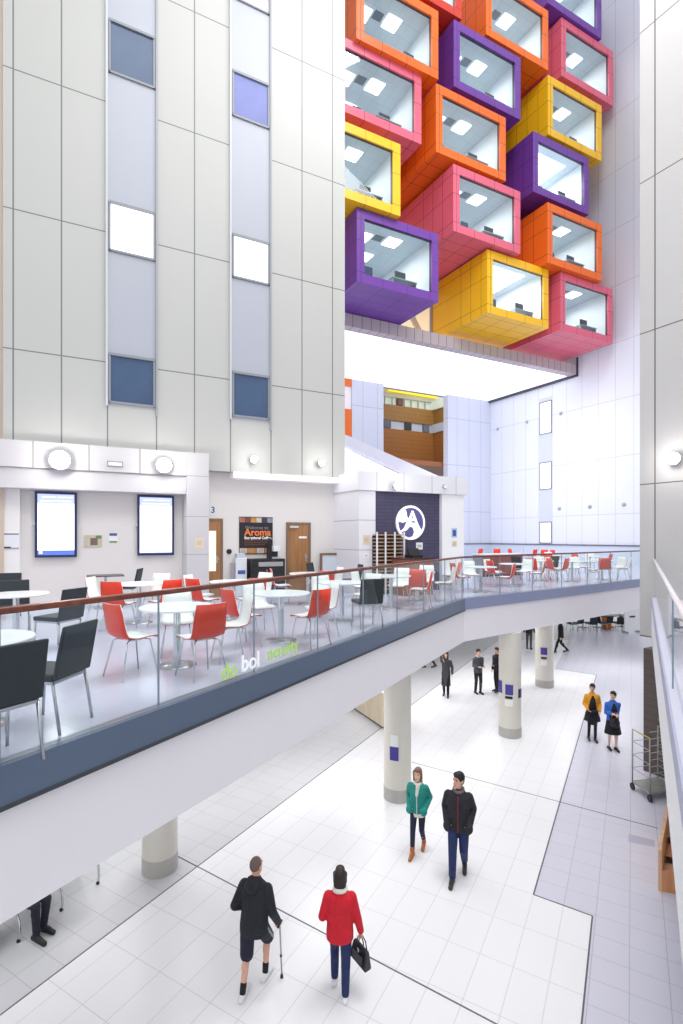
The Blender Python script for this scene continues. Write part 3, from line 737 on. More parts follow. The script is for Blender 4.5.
m = wb(); BP.box(m, BP.u(330), u_l - .02, -.5, -.1, BP.z(348, 409), BP.z(348, 386)); trim(m, pm('pale_window', (220, 214, 220), .3, em=.3))
# sloping white beam
SB = BP.off(1.2)
def slope(pts, v0, v1, mat, nm):
    m = wb(); n = len(pts); q = [SB.hit(*p) for p in pts]
    m.add([SB.w(u, v1, z) for u, z in q] + [SB.w(u, v0, z) for u, z in q], [tuple(range(n - 1, -1, -1)), tuple(range(n, 2 * n))] + [(i, (i + 1) % n, n + (i + 1) % n, n + i) for i in range(n)])
    return struct(nm, m, mat)
slope([(320, 433), (320, 424), (352, 437.5), (438.6, 476), (438.6, 489), (404, 473)], -.4, 0, pm('slope_beam_white', (232, 233, 243), .5, noise=.01), 'wall_sloping_beam')
slope([(300, 424), (404, 473), (404, 520), (300, 520)], -1.0, -.5, pm('glow_white', (255, 255, 255), .5, em=.5, noise=0), 'wall_below_slope')  # wall glows by itself to imitate the brightly lit area under the beam
# timber atrium beyond the opening
AT = BP.off(-13)
ac = AT.w(AT.u(433.5), 0, 0)
def lshape(z0, z1, mat, nm, inset=0.0, left=14):
    a0 = ac - A * left + B * inset; c0 = ac + (B - A) * inset * .8 ; d0 = ac - B * 7 - A * 0 + A * inset
    m = wb(); m.prism([a0, c0, d0, d0 + A * 3, ac + A * 3 + B * 3, a0 + B * 3], z0, z1); return struct(nm, m, mat)
zat = lambda y: AT.z(412, y)
TIMBER = lines_mat('atrium_timber', (168, 112, 58), (146, 92, 44), [((0, 0, 1), 0, .42, .03), (A, 0, 300, .001)], .5, .1, nscale=3)
TIMBER2 = lines_mat('atrium_timber_upper', (158, 116, 60), (138, 98, 46), [((0, 0, 1), 0, .42, .03), (A, 0, 300, .001)], .5, .1, nscale=3)
lshape(zat(463.5), zat(431), TIMBER, 'wall_atrium_lower_timber')
lshape(zat(422.5), zat(407.5), TIMBER2, 'wall_atrium_upper_timber')
lshape(zat(431), zat(422.5), pm('atrium_glazing', (190, 198, 210), .3, em=.12, noise=.1, nscale=1), 'wall_atrium_glazing', .25)
lshape(zat(407.5), zat(399), pm('atrium_top_glazing', (214, 224, 212), .3, em=.2, noise=.1, nscale=1), 'wall_atrium_top_glazing', .4)
lshape(zat(482), zat(463.5), pm('atrium_dark', (84, 80, 88), .5, noise=.2), 'wall_atrium_base', .3)
lshape(zat(399), zat(380), pm('atrium_white', (226, 232, 240), .5, em=.05), 'wall_atrium_ceiling_band', .5)
YEL = pm('yellow_glow', (248, 222, 40), .4, em=.35)
m = wb(); AT.box(m, AT.u(384), AT.u(437), .4, .8, zat(397.5), zat(391)); trim(m, YEL)
for x0, x1, mt in ((384, 391, (96, 100, 120)), (405.5, 411.5, (66, 70, 74)), (423.5, 429.5, (110, 114, 128))):
    WN_[0] += 1; m = wb(); AT.box(m, AT.u(x0), AT.u(x1), -.25, .02, zat(430.5), zat(422.8)); struct('window_%d' % WN_[0], m, pm('atrium_pane_%d' % mt[0], mt, .2))
WN_[0] += 1; m = wb(); AT.box(m, AT.u(398), AT.u(403), -.4, .02, zat(407), zat(400)); struct('window_%d' % WN_[0], m, pm('atrium_door_brown', (104, 62, 48), .4))
m = wb(); AT.box(m, AT.u(384), AT.u(432), -.1, .05, zat(400.2), zat(399.6))
for x in (384.5, 392, 404, 411, 418, 425, 431.5): AT.box(m, AT.u(x), AT.u(x) + .08, -.1, .05, zat(407.5), zat(400))
trim(m, pm('atrium_mullion', (168, 176, 176), .4))
m = wb(); m.prism([BP.w(u_o0 - 4, -.6, 0), BP.w(u_o1 + 6, -.6, 0), BP.w(u_o1 + 6, -26, 0), BP.w(u_o0 - 4, -26, 0)], zat(483) - .3, zat(483)); struct('floor_atrium', m, pm('atrium_floor', (160, 100, 66), .5))
m = wb(); m.prism([BP.w(u_o0 - 4, -.6, 0), BP.w(u_o1 + 6, -.6, 0), BP.w(u_o1 + 6, -26, 0), BP.w(u_o0 - 4, -26, 0)], zat(380), zat(380) + .3); struct('ceiling_atrium', m, pm('atrium_white', (236, 240, 246)))

# ================================================================== SOFFIT, FACADE BAND, PODS
F0 = Vector((14.33, 30.93, 0))
soff = [F0 - A * 22 + B * .06, F0 + B * .06, Vector((10.56, 37.5, 0)), Vector((10.56, 37.5, 0)) - A * 22]
m = wb(); m.prism(soff, ZS, ZS + .25); struct('ceiling_luminous', m, pm('luminous_ceiling', (252, 252, 255), .5, em=.75, noise=.005))
DKT = pm('dark_soffit_trim', (62, 60, 74), .5)
m = wb(); e0 = F0 + A * .02; e1 = Vector((10.56, 37.5, 0)); m.prism([F0 - A * .16, F0 - A * .01, e1 - A * .01, e1 - A * .16], ZS - .14, ZS + .02); trim(m, DKT)
m = wb(); m.prism([e1 - A * 22, e1, e1 - NA * .1, e1 - A * 22 - NA * .1], ZS - .06, ZS + .1); trim(m, pm('soffit_back_trim', (130, 132, 146), .5))
m = wb(); m.prism([F0 - A * .14, F0 - A * .01, F0 - A * .01 + NA * .04, F0 - A * .14 + NA * .04], ZS - .14, ZS + 1.0); trim(m, DKT)
BAND = lines_mat('facade_band_tiles', (196, 186, 190), (112, 104, 112), [(A, F0.dot(A), .5, .03), ((0, 0, 1), ZS + .62, 3.3, .05)], .45, .04)
FR = Fr(F0, A, NA)
m = wb(); FR.box(m, -22, 0, -.5, 0, ZS - .03, ZS + .56); trim(m, BAND)
m = wb(); FR.box(m, -22, 0, -2.1, -1.6, ZS + .3, 46); struct('wall_pod_facade', m, BAND)
CREAMWIN = pm('cream_lit_gap', (246, 232, 196), .4, em=.45, noise=.08, nscale=2)
for s0, s1, z0, z1 in ((-12.7, -9.9, 16.35, 18.9), (-14.6, -12.2, 19.8, 22.4), (-13.9, -12, 26.6, 29)):
    m = wb(); FR.box(m, s0, s1, -1.6, -1.57, z0, z1); trim(m, CREAMWIN)
m = wb(); q = lambda u, z, v: FR.w(u, v - 1.57, z)
m.hexa([q(-11.9, 18.4, .12), q(-11.55, 18.4, .12), q(-11.55, 18.4, .03), q(-11.9, 18.4, .03), q(-10.6, 16.4, .12), q(-10.2, 16.4, .12), q(-10.2, 16.4, .03), q(-10.6, 16.4, .03)])
trim(m, pm('brace_cream', (214, 200, 172), .5))

POD = dict(orange=((244, 112, 34), (120, 40, 24)), pink=((226, 104, 128), (150, 56, 70)), yellow=((250, 192, 28), (184, 126, 20)), purple=((112, 62, 158), (66, 34, 96)), red=((206, 58, 40), (120, 30, 24)))
PODGLASS = glass('pod_glass', (236, 244, 244), .06)
LIN = pm('pod_lining_white', (240, 243, 246), .6, noise=.01)
CEIL = lines_mat('pod_ceiling_tiles', (216, 226, 232), (196, 206, 214), [(A, 0, .6, .02), (B, 0, .6, .02)], .6, .01)
PCARP = pm('pod_carpet', (124, 138, 152), .8)
PANEL = pm('pod_light_panel', (255, 255, 255), .4, em=5, noise=0)
VENT = pm('pod_vent_grey', (120, 128, 138), .5)
DESK = pm('pod_desk_grey', (170, 176, 182), .5); MON = pm('pod_monitor_dark', (44, 52, 62), .3)
PW, PH_, PD = 4.13, 3.01, 2.75
def pod(color, s, zb, where, p=2.75, lamps=((.28, .35), (.62, .3), (.5, .68)), bright=1.0, furn=True, only=False):
    base = POD[color][0]
    mat = lines_mat('pod_tiles_%s_%s' % (color, where[:40]), base, tuple(int(v * .52) for v in base), [((0, 0, 1), zb + .0, [.42, 1.72, PH_ - .42], .022), (A, (F0 + A * s).dot(A) + 0, [.32, 1.37, 2.6, PW - .32], .022), (NA, F0.dot(NA), [.7, 1.4, 2.1], .022)], .34, .06, .5, nscale=.7)
    O = F0 + A * s - B * p                     # front left bottom
    t = thing('office_pod', '%s cube pod, %s' % (color, where), 'office pod', (O + A * PW / 2 + B * p / 2).to_tuple()[:2] + (zb,), group='coloured office pods on the facade')
    P = lambda u, d, z: O + A * u + B * d + Vector((0, 0, zb + z))
    def bx(m, u0, u1, d0, d1, z0, z1):
        return m.hexa([P(u0, d0, z0), P(u1, d0, z0), P(u1, d1, z0), P(u0, d1, z0), P(u0, d0, z1), P(u1, d0, z1), P(u1, d1, z1), P(u0, d1, z1)])
    m = wb(); th = .1; D_ = p + 1.5
    bx(m, 0, th, .0, D_, 0, PH_); bx(m, PW - th, PW, .0, D_, 0, PH_); bx(m, th, PW - th, .0, D_, 0, th); bx(m, th, PW - th, .0, D_, PH_ - th, PH_)
    mk('outer_shell', m, mat, t)
    fw = .36; m = wb(); dd = .14
    ex = .006; bx(m, -ex, fw, -.02, dd, -ex, PH_ + ex); bx(m, PW - fw, PW + ex, -.02, dd, -ex, PH_ + ex); bx(m, fw, PW - fw, -.02, dd, -ex, fw); bx(m, fw, PW - fw, -.02, dd, PH_ - fw, PH_ + ex)
    f = mk('window_surround', m, mat, t)
    m = wb(); e = .025
    for a in ((fw, fw + e, fw, PH_ - fw), (PW - fw - e, PW - fw, fw, PH_ - fw)): bx(m, a[0], a[1], .05, .13, a[2], a[3])
    bx(m, fw, PW - fw, .05, .13, fw, fw + e); bx(m, fw, PW - fw, .05, .13, PH_ - fw - e, PH_ - fw)
    mk('window_frame', m, MATS['dark_frame'] if 'dark_frame' in MATS else pm('dark_frame', (60, 52, 58), .4), f)
    m = wb(); m.add([P(fw, .06, fw), P(PW - fw, .06, fw), P(PW - fw, .06, PH_ - fw), P(fw, .06, PH_ - fw)], [(0, 1, 2, 3)]); mk('glass_pane', m, PODGLASS, t)
    i = th + .005; bd = 4.2
    m = wb()      # lining: back, sides (thin)
    bx(m, i, PW - i, bd, bd + .05, i, PH_ - i); bx(m, i, i + .03, .15, bd, i, PH_ - i); bx(m, PW - i - .03, PW - i, .15, bd, i, PH_ - i)
    mk('interior_wall', m, LIN, t)
    m = wb(); bx(m, i, PW - i, .15, bd, i, i + .02); mk('interior_floor', m, PCARP, t)
    m = wb(); bx(m, i, PW - i, .15, bd, PH_ - i - .02, PH_ - i); mk('interior_ceiling', m, CEIL, t)
    zc = PH_ - i - .02
    for a, b in lamps:
        u_, d_ = PW * a, bd * b
        m = wb(); bx(m, u_ - .34, u_ + .34, d_ - .32, d_ + .32, zc - .03, zc); mk('ceiling_light', m, PANEL, t)
        m = wb(); bx(m, u_ - .95, u_ - .5, d_ - .2, d_ + .2, zc - .02, zc); mk('air_vent', m, VENT, t)
    if bright > 1:
        m = wb(); bx(m, .8, PW - .8, .8, bd - .8, zc - .03, zc - .005); mk('ceiling_light', m, pm('pod_big_panel', (255, 255, 255), .4, em=3.2, noise=0), t)
    lo = P(PW / 2, 1.7, PH_ - .35)
    l = light('lamp', 'AREA', lo - Vector(t.location), 70 * bright, 2.2, (.96, .98, 1)); l.parent = t
    if furn:
        rnd = random.Random(int(s * 100 + zb * 10))
        u_ = 2.55 + rnd.random() * .5
        bz = Vector((P(u_, 1.0, i + .02)))
        tt = thing('office_desk', 'grey desk in the %s pod %s' % (color, where), 'desk', bz)
        m = wb(); bx(m, u_ - .55, u_ + .75, .4, 1.1, .82, .86); mk('desk_top', m, DESK, tt)
        for a in (u_ - .52, u_ + .7):
            m = wb(); bx(m, a, a + .04, .45, 1.05, i + .02, .82); mk('desk_leg', m, STEEL, tt)
        tm = thing('computer_monitor', 'dark monitor in the %s pod %s' % (color, where), 'monitor', P(u_ + .1, .75, .86))
        m = wb(); bx(m, u_ - .2, u_ + .35, .72, .76, .98, 1.32); mk('monitor_panel', m, MON, tm)
        m = wb(); bx(m, u_ + .04, u_ + .12, .72, .78, .87, .98); bx(m, u_ - .05, u_ + .2, .66, .86, .86, .875); mk('monitor_stand', m, MON, tm)
        # swivel chair
        uc_ = .95 + rnd.random() * .5
        ch = thing('office_chair', 'dark swivel chair in the %s pod %s' % (color, where), 'office chair', P(uc_, 1.1, i + .02))
        m = wb(); bx(m, uc_ - .22, uc_ + .22, .9, 1.34, .56, .64); mk('seat', m, MON, ch, .02)
        m = wb(); bx(m, uc_ - .21, uc_ + .21, .84, .9, .72, 1.25); mk('backrest', m, pm('pod_chair_blue', (52, 70, 104), .6), ch, .02)
        m = MB(M=Matrix.Translation(P(uc_, 1.1, 0)), w=True); m.tube([(0, 0, i + .06), (0, 0, .56)], .03); mk('stem', m, STEEL, ch)
        m = MB(M=Matrix.Translation(P(uc_, 1.1, i + .05)), w=True)
        for k in range(5): m.tube([(0, 0, .03), (.27 * math.cos(k * 1.2566), .27 * math.sin(k * 1.2566), 0)], .018, 6)
        mk('star_base', m, MON, ch)
    return t
pod('orange', -16.98, 26.0, 'at the upper end of the left column', p=2.81)
pod('pink', -17.74, 22.99, 'second down in the left column', p=2.61)
pod('yellow', -19.12, 19.22, 'third down in the left column', p=3.0)
pod('purple', -16.92, 16.16, 'lowest of the left column', p=2.74)
pod('purple', -11.94, 26.11, 'second down in the middle column', p=2.77)
pod('orange', -10.0, 29.35, 'highest of the middle column')
pod('orange', -13.01, 22.72, 'third down in the middle column', p=2.86)
pod('pink', -12.0, 19.53, 'fourth down in the middle column', p=2.81)
pod('yellow', -9.67, 16.43, 'lowest of the middle column', p=2.49, bright=2.2, lamps=())
pod('purple', -5.97, 32.7, 'highest of the right column', p=2.8)
pod('pink', -4.79, 29.62, 'second down in the right column', p=2.66)
pod('yellow', -5.82, 26.18, 'third down in the right column', p=2.7)
pod('purple', -6.87, 22.95, 'fourth down in the right column', p=2.7, bright=2.2, lamps=())
pod('orange', -6.15, 19.47, 'fifth down in the right column', p=2.95)
pod('pink', -4.86, 16.42, 'lowest of the right column', p=2.67)
pod('red', -15.6, 29.35, 'showing only its underside above the others', furn=False)

# ================================================================== COLUMNS
COLM = pm('column_cream', (218, 214, 204), .45, noise=.03, nscale=1.5)
COLB = pm('column_foot_grey', (180, 178, 172), .45, noise=.06)
PUR = pm('poster_purple', (70, 62, 150), .5, noise=.5, nscale=25)
def column(x, y, r, posters, desc):
    p = gp(x, y)
    m = MB(); m.lathe([(r, .28), (r, 2.99)], 40); o = mk('column', m, COLM); o.location = (p.x, p.y, 0)
    o['kind'] = 'structure'
    m = MB(); m.lathe([(r + .008, .0), (r + .008, .28)], 40); f = mk('column_foot', m, COLB, o)
    d0 = math.atan2(-p.y, -p.x)
    for k, (ang, z0, z1, w, mat, nm, lab, cat) in enumerate(posters):
        a = d0 + math.radians(ang); n = 7
        mm = MB(); vs = []; fs = []
        for i in range(n):
            b_ = a + (i / (n - 1) - .5) * w / r
            for rr in (r + .004, r + .012):
                for zz in (z0, z1): vs.append((rr * math.cos(b_), rr * math.sin(b_), zz))
        for i in range(n - 1):
            q = i * 4; q2 = q + 4
            fs += [(q + 2, q2 + 2, q2 + 3, q + 3), (q, q + 1, q2 + 1, q2), (q, q2, q2 + 2, q + 2), (q + 1, q + 3, q2 + 3, q2 + 1)]
        fs += [(0, 2, 3, 1), ((n - 1) * 4, (n - 1) * 4 + 1, (n - 1) * 4 + 3, (n - 1) * 4 + 2)]
        mm.add(vs, fs)
        s_ = mk(nm, mm, mat); s_.location = (p.x, p.y, 0); tag(s_, lab, cat)
    return o
column(160, 868, .29, [], '')
column(397.5, 797, .297, [(-14, .92, 1.21, .19, PUR, 'column_poster', 'purple picture poster on the column behind the woman in teal', 'poster'),
                         (-14, 1.22, 1.46, .17, PAPER, 'column_notice', 'white notice above the poster on the column behind the woman in teal', 'sign')], '')
column(510, 735, .31, [(-4, 1.24, 1.53, .21, PUR, 'column_poster', 'purple poster facing us on the column beside the waiting men', 'poster'), (-6, .92, 1.1, .22, PAPER, 'column_notice', 'white sheet lowest on the column beside the waiting men', 'sign'),
                       (-6, 1.13, 1.2, .2, BLACK, 'column_placard', 'black strip between poster and white sheet on the nearer poster column', 'sign'), (-62, 1.25, 1.6, .2, PUR, 'column_poster', 'dark poster wrapping the left flank of the column beside the waiting men', 'poster'), (60, 1.15, 1.4, .16, NAVY, 'column_placard', 'small dark blue card on the right flank of the nearer poster column', 'sign')], '')
column(544.5, 686, .33, [(-4, 1.26, 1.53, .23, PUR, 'column_poster', 'purple poster on the farthest column', 'poster'), (-4, 1.1, 1.18, .2, BLACK, 'column_placard', 'black strip below the poster on the farthest column', 'sign'), (-4, .86, 1.05, .22, PAPER, 'column_notice', 'white sheet at the foot of the notices on the farthest column', 'sign')], '')

# ================================================================== CAFE FURNITURE
RED = pm('chair_red', (236, 62, 34), .35, noise=.04); CWHITE = pm('chair_white', (248, 247, 244), .4, noise=.02)
BLKP = pm('black_upholstery', (40, 48, 54), .55, noise=.1, nscale=14); PALESEAT = pm('pale_seat_sheen', (96, 106, 116), .35)
TTOP = pm('table_white', (246, 247, 250), .25, noise=.01)
def sheet(prof, w, o0, o1, n=6):
    vs = []; fs = []; k = len(prof)
    P = [Vector((0, y, z)) for y, z in prof]
    for side in (o0, o1):
        for i, p in enumerate(P):
            t = (P[min(i + 1, k - 1)] - P[max(i - 1, 0)]).normalized(); nn = Vector((0, t.z, -t.y))   # towards the sitter
            ww = w[i]
            for j in range(n):
                f = j / (n - 1) * 2 - 1
                vs.append(p + nn * (side + .022 * f * f * (1 if i > 3 else .5)) + Vector((f * ww / 2, 0, 0)))
    N = k * n
    for i in range(k - 1):
        for j in range(n - 1):
            a = i * n + j; fs.append((a, a + 1, a + n + 1, a + n)); fs.append((N + a, N + a + n, N + a + n + 1, N + a + 1))
        a = i * n; fs.append((a, a + n, N + a + n, N + a)); a = i * n + n - 1; fs.append((a, N + a, N + a + n, a + n))
    for j in range(n - 1):
        fs.append((j, N + j, N + j + 1, j + 1)); a = (k - 1) * n + j; fs.append((a, a + 1, N + a + 1, N + a))
    return vs, fs
PROF = [(.215, .432), (.195, .452), (.1, .456), (-.05, .446), (-.14, .45), (-.185, .472), (-.212, .53), (-.232, .62), (-.252, .73), (-.275, .85)]
PWD = [.37, .4, .42, .43, .425, .42, .415, .41, .4, .37]
def make_shell_chair():
    t = thing('shell_chair', 'x', 'chair', (0, 0, -50))
    for nm, o0, o1, mt in (('outer_shell', -.008, .0, RED), ('inner_shell', .001, .008, CWHITE)):
        v, f = sheet(PROF, PWD, o0, o1); m = MB(); m.add(v, f, True); mk(nm, m, mt, t)
    for sx in (-1, 1):
        for sy in (-1, 1):
            m = MB(); m.tube([(sx * .1, sy * .08 - .01, .43), (sx * .15, sy * .14 - .01, .415), (sx * .21, sy * .22 - .02, 0)], .009, 6); mk('leg', m, CHROME, t)
    m = MB(); m.box(-.12, .12, -.1, .09, .418, .434); mk('seat_mount', m, CHROME, t)
    return t
def make_black_chair():
    t = thing('upholstered_chair', 'x', 'chair', (0, 0, -50))
    m = MB(); m.box(-.22, .22, -.2, .23, .425, .485); mk('seat', m, BLKP, t, .015)
    m = MB(); m.hexa([(-.22, -.235, .44), (.22, -.235, .44), (.22, -.195, .44), (-.22, -.195, .44), (-.215, -.32, .875), (.215, -.32, .875), (.215, -.285, .875), (-.215, -.285, .875)]); mk('backrest', m, BLKP, t, .012)
    for sx in (-1, 1):
        for y0, y1 in ((.2, .225), (-.19, -.26)):
            m = MB(); m.tube([(sx * .2, y0, .42), (sx * .205, y1, 0)], .013, 6); mk('leg', m, STEEL, t)
    m = MB()
    for sx in (-1, 1): m.box(sx * .2 - .012, sx * .2 + .012, -.2, .21, .4, .425)
    m.box(-.19, .19, .19, .212, .4, .425); m.box(-.19, .19, -.2, -.178, .4, .425); mk('seat_frame', m, STEEL, t)
    return t
def make_table(r=.45, nm='round_table'):
    t = thing(nm, 'x', 'table', (0, 0, -50))
    m = MB(); m.lathe([(r - .012, .712), (r, .72), (r, .735), (r - .008, .74)], 48); mk('tabletop', m, TTOP, t)
    m = MB(); m.lathe([(.045, .012), (.042, .70)], 20); mk('column', m, CHROME, t)
    m = MB(); m.lathe([(.12, .69), (.12, .712)], 20); mk('top_plate', m, DARKGREY, t)
    m = MB(); m.lathe([(.24, 0), (.24, .01), (.06, .025), (.045, .03)], 32); mk('base', m, STEEL, t)
    return t
SHELL, BLKC, TAB = make_shell_chair(), make_black_chair(), make_table()
used = {}
def put(proto, x, y, rz, label, group, z=MZ):
    if not used.get(proto.name):
        used[proto.name] = True
        proto.location = (x, y, z); proto.rotation_euler = (0, 0, rz); proto['label'] = label; proto['group'] = group
        return proto
    return dup(proto, (x, y, z), rz, label, group)
def face(dx, dy): return math.atan2(-dx, dy)
GT, GC, GB = 'round white tables of the cafe', 'two-tone shell chairs of the cafe', 'black upholstered chairs of the cafe'
TABS = {}
for key, px, py, lab in (('T1', 177, 606, 'round white table by the railing with the glass joint before it'),
                         ('T2', 281, 592.5, 'round white table by the railing right of the first, behind the lettering'),
                         ('T3', 342, 582, 'round white table by the railing left of the dark green chair'),
                         ('T4', 391, 575.3, 'round white table in front of the tray rack'),
                         ('T5', 417, 571.5, 'round white table in front of the till counter'),
                         ('T6', 139, 583, 'round white table below the right wall screen'),
                         ('T7', 233, 581, 'round white table in front of the water cooler'),
                         ('T8', 308, 573, 'round white table in front of the oak right door'),
                         ('T9', 16, 593.6, 'round white table in front of the notice board at the left edge'),
                         ('T10', -26, 638.7, 'round white table cut by the left edge, nearest of all'),
                         ('T11', 335, 564, 'small white table by the leaning framed board'),
                         ('R1', 481, 566.5, 'round white table first beyond the bend of the railing'),
                         ('R2', 513, 563.5, 'round white table in front of the brown servery'),
                         ('R3', 541, 560.5, 'round white table by the far balcony, third beyond the bend'),
                         ('R4', 572, 561, 'round white table by the far balcony, fourth beyond the bend'),
                         ('R5', 602, 560, 'round white table by the far balcony, behind the bright orange chair'),
                         ('R6', 556, 555, 'round white table in the second row of the far cafe, left'),
                         ('R7', 590, 556, 'round white table in the second row of the far cafe, right')):
    Y = FPX * (H - MZ - .74) / (py - HY); p = ray(px, HY, Y)
    TABS[key] = Vector((p.x, p.y, 0))
    put(TAB, p.x, p.y, 0, lab, GT)
def seat_at(px, py, zz): 
    Y = FPX * (H - MZ - zz) / (py - HY); p = ray(px, HY, Y); return p.x, p.y
def shell(x, y, tx, ty, lab):
    put(SHELL, x, y, face(tx - x, ty - y), lab, GC)
def around(key, lst):
    t = TABS[key]
    for dx, dy, lab in lst: shell(t.x + dx, t.y + dy, t.x + dx * .1 + .06 * math.sin(dx * 91), t.y + dy * .1 + .06 * math.sin(dy * 57), lab)
around('T1', ((-.37, -.45, 'shell chair left of the first railing table, red back in profile'), (.42, -.46, 'shell chair with red back towards us, right front of the first railing table'),
              (-.2, .64, 'shell chair showing its white inside, behind the first railing table'), (.6, .3, 'shell chair half hidden right behind the first railing table')))
around('T2', ((-.52, -.42, 'shell chair with red back, left front of the second railing table'), (.47, -.42, 'shell chair with red back, right front of the second railing table'),
              (-.42, .52, 'shell chair showing white inside, left behind the second railing table'), (.6, .35, 'tall looking white inside of a shell chair between second and third railing tables')))
around('T3', ((-.35, .62, 'shell chair with red back behind the third railing table'), (.5, .52, 'shell chair showing white side, right behind the third railing table')))
around('T6', ((-.05, -.72, 'shell chair with red back in front of the table below the right screen'), (.62, -.42, 'shell chair with red back, right of the table below the right screen'),
              (-.66, .0, 'white inside of the shell chair left of the table below the right screen'), (.05, .7, 'shell chair facing us behind the table below the right screen')))
around('T7', ((-.42, -.6, 'shell chair with red back, left front of the table by the water cooler'), (-.68, .1, 'shell chair with pale side, left of the table by the water cooler'),
              (.42, -.48, 'shell chair with red top just above the handrail, by the water cooler table'), (.38, .6, 'shell chair showing white inside, behind the water cooler table')))
around('T8', ((-.62, -.1, 'shell chair with red back, left of the table before the oak door'), (.35, -.6, 'shell chair with red back, front of the table before the oak door'), (.55, .35, 'shell chair right behind the table before the oak door')))
around('T4', ((.25, .7, 'shell chair with red back at the table before the tray rack'), (.62, -.25, 'shell chair right of the table before the tray rack'), (-.6, .3, 'shell chair left of the table before the tray rack')))
around('T5', ((-.1, -.72, 'shell chair with back to us at the table before the till counter'), (.3, .62, 'shell chair showing white inside beside the till counter'), (.7, .05, 'shell chair with its side to us right of the till counter table')))
x, y = seat_at(452, 575, .46); shell(x, y, x - .6, y + .35, 'shell chair with white seat and tan red back right at the bend of the railing')
around('R1', ((.62, -.3, 'shell chair with red back, right of the first table beyond the bend'), (-.1, .7, 'shell chair behind the first table beyond the bend'), (-.62, -.1, 'shell chair left of the first table beyond the bend')))
around('R2', ((-.62, -.25, 'shell chair with red back, left of the table before the servery'), (.66, -.3, 'shell chair white inside, right of the table before the servery'), (.55, .5, 'shell chair right behind the table before the servery'), (-.5, .5, 'shell chair left behind the table before the servery')))
around('R3', ((-.5, -.55, 'shell chair with red back, left front of the third far railing table'), (.45, -.58, 'shell chair with red back, right front of the third far railing table'), (.2, .7, 'shell chair behind the third far railing table')))
around('R4', ((-.66, -.15, 'shell chair left of the fourth far railing table'), (.6, -.3, 'shell chair with red back right of the fourth far railing table'), (.35, .6, 'shell chair right behind the fourth far railing table'), (-.4, .6, 'shell chair left behind the fourth far railing table')))
around('R5', ((-.25, -.66, 'brightest orange red shell chair with back to us by the far balcony'), (.6, -.35, 'shell chair white inside, last before the right tower'), (.68, .2, 'shell chair with red back, last before the right tower'), (-.55, .4, 'shell chair behind the brightest orange red one')))
around('R6', ((-.5, -.5, 'shell chair left front of the second row left table, far cafe'), (.6, -.2, 'shell chair right of the second row left table, far cafe'), (0, .7, 'shell chair behind the second row left table, far cafe')))
around('R7', ((-.6, -.2, 'shell chair left of the second row right table, far cafe'), (.4, -.55, 'shell chair right front of the second row right table, far cafe'), (.3, .6, 'shell chair behind the second row right table, far cafe')))
for i, (px, lb) in enumerate(((478, 'first from the left'), (497, 'second from the left'), (513, 'third from the left, turned'), (519, 'fourth from the left, turned'), (532, 'fifth from the left'), (544, 'sixth from the left'), (556, 'last on the right'))):
    Y = 33.2 - .12 * i * 0; p = ray(px, HY, 33.0 - max(0, (px - 500)) * .055)
    put(SHELL, p.x, p.y, face(*(((-.5, .85), (.3, .95), (.9, .3), (-.9, .3))[i % 4])), 'red shell chair of the farthest cafe row, ' + lb, 'shell chairs of the farthest cafe row')
# black upholstered chairs
for x, y, dx, dy, lab in ((-2.47, 3.62, -.87, .5, 'black upholstered chair nearest the viewer against the railing'), (-2.5, 4.36, -.97, .15, 'black upholstered chair second along the railing, sunlit seat'),
                          (-4.05, 7.3, -.95, .3, 'black upholstered chair right of the table before the notice board'), (-5.35, 8.35, .4, -.6, 'black upholstered chair behind the table before the notice board'),
                          (-6.6, 10.0, .3, -.9, 'black upholstered chair at the left edge near the notice board'), (-4.95, 11.75, -.95, -.1, 'black upholstered chair beside the small dark wall table'),
                          (.45, 9.1, -.3, .95, 'dark green black upholstered chair with its back to the railing, third table'), (.22, 13.5, -.8, -.2, 'black upholstered chair by the panelled wall and leaning board'),
                          (-.62, 14.3, .8, -.3, 'black upholstered chair in front of the leaning framed board')):
    put(BLKC, x, y, face(dx, dy), lab, GB)
for px, Y, dx, dy, lab in ((549, 19.5, -.4, .9, 'black upholstered chair among the red ones in the far cafe'), (521, 19.2, .8, .5, 'black upholstered chair beside the servery in the far cafe')):
    p = ray(px, HY, Y); put(BLKC, p.x, p.y, face(dx, dy), lab, GB)
# small dark wall table
t = thing('bistro_table', 'small square dark topped table against the wall under the tan print', 'table', (-5.35, 11.55, MZ), math.atan2(A.y, A.x))
m = MB(); m.box(-.38, .38, -.3, .3, .715, .74); mk('tabletop', m, pm('table_dark_top', (84, 72, 70), .35), t, .005)
m = MB(); m.lathe([(.03, .01), (.03, .715)], 14); mk('column', m, CHROME, t); m = MB(); m.box(-.22, .22, -.2, .2, 0, .012); mk('base', m, STEEL, t)
# brown servery counter in the far cafe
p0 = ray(483, HY, 20.5); fs_ = Fr((p0.x, p0.y), A, NA)
L_ = 2.2
t = thing('servery_counter', 'low reddish brown servery counter with pale top in the far cafe', 'counter', fs_.w(L_ / 2, -.3, MZ))
for i in range(3): mk('front_panel', fbox(fs_, L_ * i / 3 + .02, L_ * (i + 1) / 3 - .02, -.03, 0, MZ + .06, MZ + .86), pm('servery_red_brown', (150, 84, 78), .45), t)
mk('carcass', fbox(fs_, 0, L_, -.6, -.03, MZ, MZ + .87), pm('servery_grey', (150, 150, 160), .5), t); mk('worktop', fbox(fs_, -.03, L_ + .03, -.63, .04, MZ + .87, MZ + .91), WHITE, t)
m = wb(); fs_.box(m, 0, L_, -.0, .012, MZ, MZ + .06); mk('plinth', m, DARKGREY, t)

